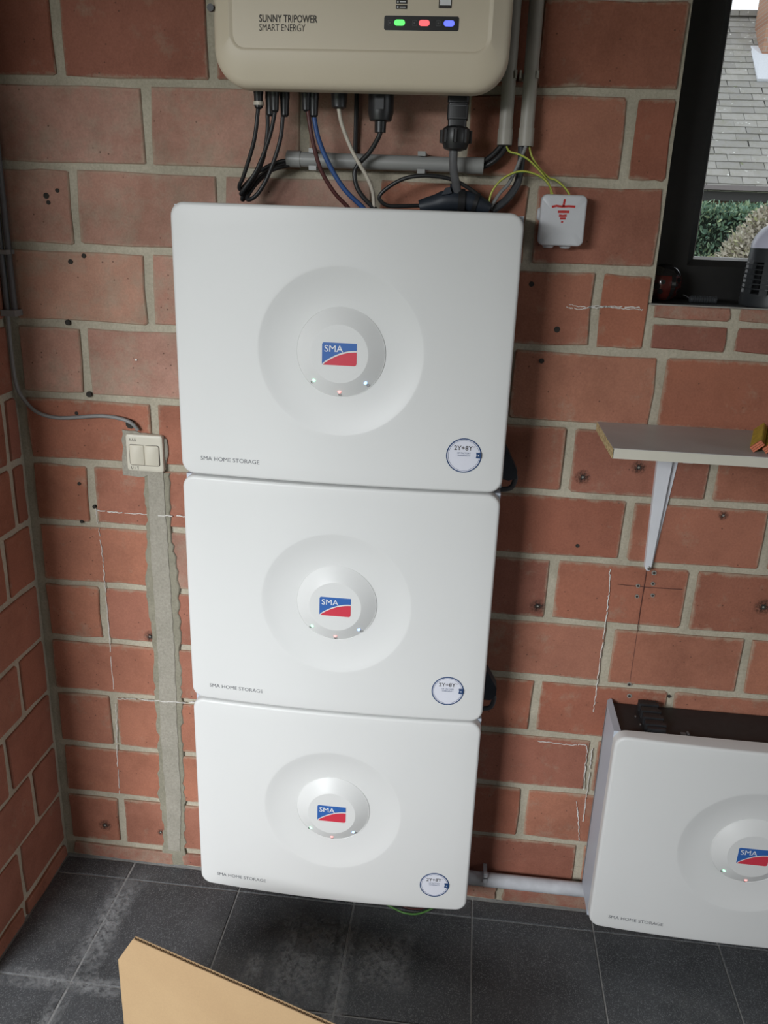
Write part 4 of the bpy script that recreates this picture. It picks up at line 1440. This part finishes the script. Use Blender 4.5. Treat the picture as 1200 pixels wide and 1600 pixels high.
# ---------------------------------------------------------------- things on the window sill
lt = thing('insect_lamp', 'charcoal caged insect lamp with a white dome top on the window sill', 'lamp', (.7945, .062, SZ))
b = MB()
b.lathe([(.0645, .100), (.0640, .110), (.060, .123), (.0515, .135), (.039, .1445), (.024, .150), (.010, .1522), (.001, .1525)], n=36)
part('dome', b, M['dome'], lt, smooth=50)
b = MB().lathe([(.0655, .078), (.0650, .102), (.0625, .1045), (.05, .1045)], n=36, cap0=True, cap1=True)
part('upper_collar', b, M['cage'], lt, smooth=35)
b = MB().lathe([(.0695, 0), (.0700, .005), (.068, .022), (.05, .022)], n=36)
part('lamp_base', b, M['cage'], lt, smooth=35)
part('lamp_core', MB().lathe([(.030, .02), (.030, .08)], n=20), M['black_core'], lt, smooth=35)
for k in range(10):
    a = 2 * PI * k / 10 + .18
    ca, sa = math.cos(a), math.sin(a)
    b = MB()
    rg = []
    for z, r in ((.018, .0680), (.05, .0668), (.082, .0650)):
        rg.append([(r * ca - s * .0075 * sa - q * .006 * ca, r * sa + s * .0075 * ca - q * .006 * sa, z) for s, q in ((-1, 0), (1, 0), (1, 1), (-1, 1))])
    b.rings(rg)
    part('cage_post', b, M['cage'], lt)
for z in (.030, .0385, .047, .0555, .064, .0725):
    r = .0705 - (z - .03) * .07
    n = 36
    b = MB()
    b.rings([[(rr * math.cos(2 * PI * i / n), rr * math.sin(2 * PI * i / n), zz) for i in range(n)] for rr, zz in ((r, z), (r, z + .0018), (r - .004, z + .0018), (r - .004, z), (r, z))], False, False)
    part('cage_ring', b, M['cage'], lt)
b = MB()
n = 8
aa = [R(-128 + 34 * i / n) for i in range(n + 1)]
b.rings([[(0.0656 * math.cos(a), .0656 * math.sin(a), .0845), (0.0656 * math.cos(a), .0656 * math.sin(a), .0985), (.0640 * math.cos(a), .0640 * math.sin(a), .0985), (.0640 * math.cos(a), .0640 * math.sin(a), .0845)] for a in aa])
wl = part('warning_label', b, M['warn'], lt)
for a0, dz in ((R(-122), 0),):
    z0 = .0868
    zz = [(0, .0095), (-.0016, .0045), (.0004, .0048), (-.001, 0), (.0022, .006), (.0004, .0058), (.0018, .0095)]
    b = MB().rings([[(.0661 * math.cos(a0 + u / .066), .0661 * math.sin(a0 + u / .066), z0 + v) for u, v in zz], [(.0650 * math.cos(a0 + u / .066), .0650 * math.sin(a0 + u / .066), z0 + v) for u, v in zz]])
    part('flash_sign', b, M['ink_dark'], wl)

# dark red and black lacquered ladybird tin
ld = thing('ladybird_tin', 'round dark red and black glossy ladybird tin on the left of the sill', 'ornament', (.5795, .062, SZ))
b = MB()
prof = [(.001, 0)] + [(.0335 * math.sin(R(a)) ** .9, .033 - .033 * math.cos(R(a))) for a in range(15, 180, 15)] + [(.001, .066)]
b.lathe(prof, n=28)
body = part('tin_body', b, M['lady_red'], ld, smooth=60)
b = MB()
rg = []
for a in range(-75, 91, 15):
    ph = R(a)
    rg.append([(.0342 * math.cos(ph) * math.sin(t) + .004, -.0342 * math.cos(ph) * math.cos(t), .033 + .0342 * math.sin(ph)) for t in (R(8), R(22))] + [(.031 * math.cos(ph) * math.sin(t) + .004, -.031 * math.cos(ph) * math.cos(t), .033 + .031 * math.sin(ph)) for t in (R(22), R(8))])
b.rings(rg)
part('centre_band', b, M['lady_black'], body, smooth=40)
part('tin_lid', MB().lathe([(.0312, .0478), (.0285, .0535), (.0215, .061), (.011, .0668), (.001, .0683)], n=28), M['lady_black'], ld, smooth=50)
for t, ph, r in ((-30, -8, .0062), (-12, 6, .0042), (-48, 12, .0055), (-18, -24, .005), (45, 12, .0055), (52, -20, .0055), (35, -2, .003)):
    d = Vector((math.sin(R(t)) * math.cos(R(ph)), -math.cos(R(t)) * math.cos(R(ph)), math.sin(R(ph))))
    s = d.cross(Vector((0, 0, 1))).normalized()
    v = s.cross(d)
    c = d * .0322 + Vector((0, 0, .033))
    n = 12
    b = MB().rings([[c + d * o + s * (r * math.cos(2 * PI * k / n)) + v * (r * math.sin(2 * PI * k / n)) for k in range(n)] for o, in ((-.002,), (.0018,))])
    part('spot', b, M['lady_black'], body)

b = MB()
prof = [(.0035, .628), (.0062, .630)]
for k in range(9):
    x = .632 + .0045 * k
    prof += [(.0066, x), (.0066, x + .0028), (.0056, x + .0034), (.0056, x + .0042)]
prof += [(.0066, .6735), (.0066, .6775), (.003, .6785)]
b.lathe([(r, h) for r, h in prof], (0, .048, SZ + .0068), 'X', 14)
rt_ = solo('ribbed_tube', b, M['cage'], 'small dark ribbed tube lying on the sill between ladybird tin and insect lamp', 'tube', smooth=30)
part('thin_lead', MB().tube([(.630, .048, SZ + .0068), (.622, .044, SZ + .012), (.614, .038, SZ + .0145)], .0009, 6, 4), M['cable_grey'], rt_)

# ---------------------------------------------------------------- cardboard in the foreground
cb = thing('cardboard_sheet', 'brown corrugated cardboard sheet standing upright on the floor in front', 'cardboard', (0, -.52, 0))
A = Vector((-.3195, -.4690, 0))
Bv = Vector((.0690, -.5930, 0))
dx = (Bv - A).normalized()
nrm = Vector((dx.y, -dx.x, 0))          # towards the camera
TH = .0042
zc = .270
E0 = A - dx * .0403
O_ = Vector((0, -.52, 0))


def sheet(org, d, nn, outl, th, name, mat):
    b = MB()
    b.rings([[tuple(org + d * u + nn * o + Vector((0, 0, z)) - O_) for u, z in outl] for o in (th[1], th[0])])
    return part(name, b, M[mat], cb)


zch = .2013
W1 = .62
outl = [(0, .001), (W1, .001), (W1, zc), (.0403, zc), (0, zch)]
sheet(E0, dx, nrm, outl, (TH * .62, TH), 'front_liner', 'card')
sheet(E0, dx, nrm, outl, (-TH, -TH * .62), 'back_liner', 'card')
# fluting between the liners, seen along the cut top edge
b = MB()
rg = []
n = 300
for k in range(n + 1):
    u = .0404 + (W1 - .0406) * k / n
    o = TH * .56 * math.sin(u / .0070 * 2 * PI)
    p = E0 + dx * u + nrm * o - O_
    q = nrm * .0005
    rg.append([tuple(p + q + Vector((0, 0, .21))), tuple(p - q + Vector((0, 0, .21))), tuple(p - q + Vector((0, 0, zc - .0004))), tuple(p + q + Vector((0, 0, zc - .0004)))])
b.rings(rg)
tag(part('fluting', b, M['flute'], cb), kind='stuff')
# second panel folded towards the viewer keeps the sheet standing
E1 = E0 + dx * W1
sheet(E1, Vector((-.25, -1, 0)).normalized(), Vector((1, -.25, 0)).normalized(), [(0, .001), (.45, .001), (.45, zc), (0, zc)], (-TH, TH), 'side_flap', 'card')

for o in bpy.data.objects:
    if '_o' in o:
        del o['_o']
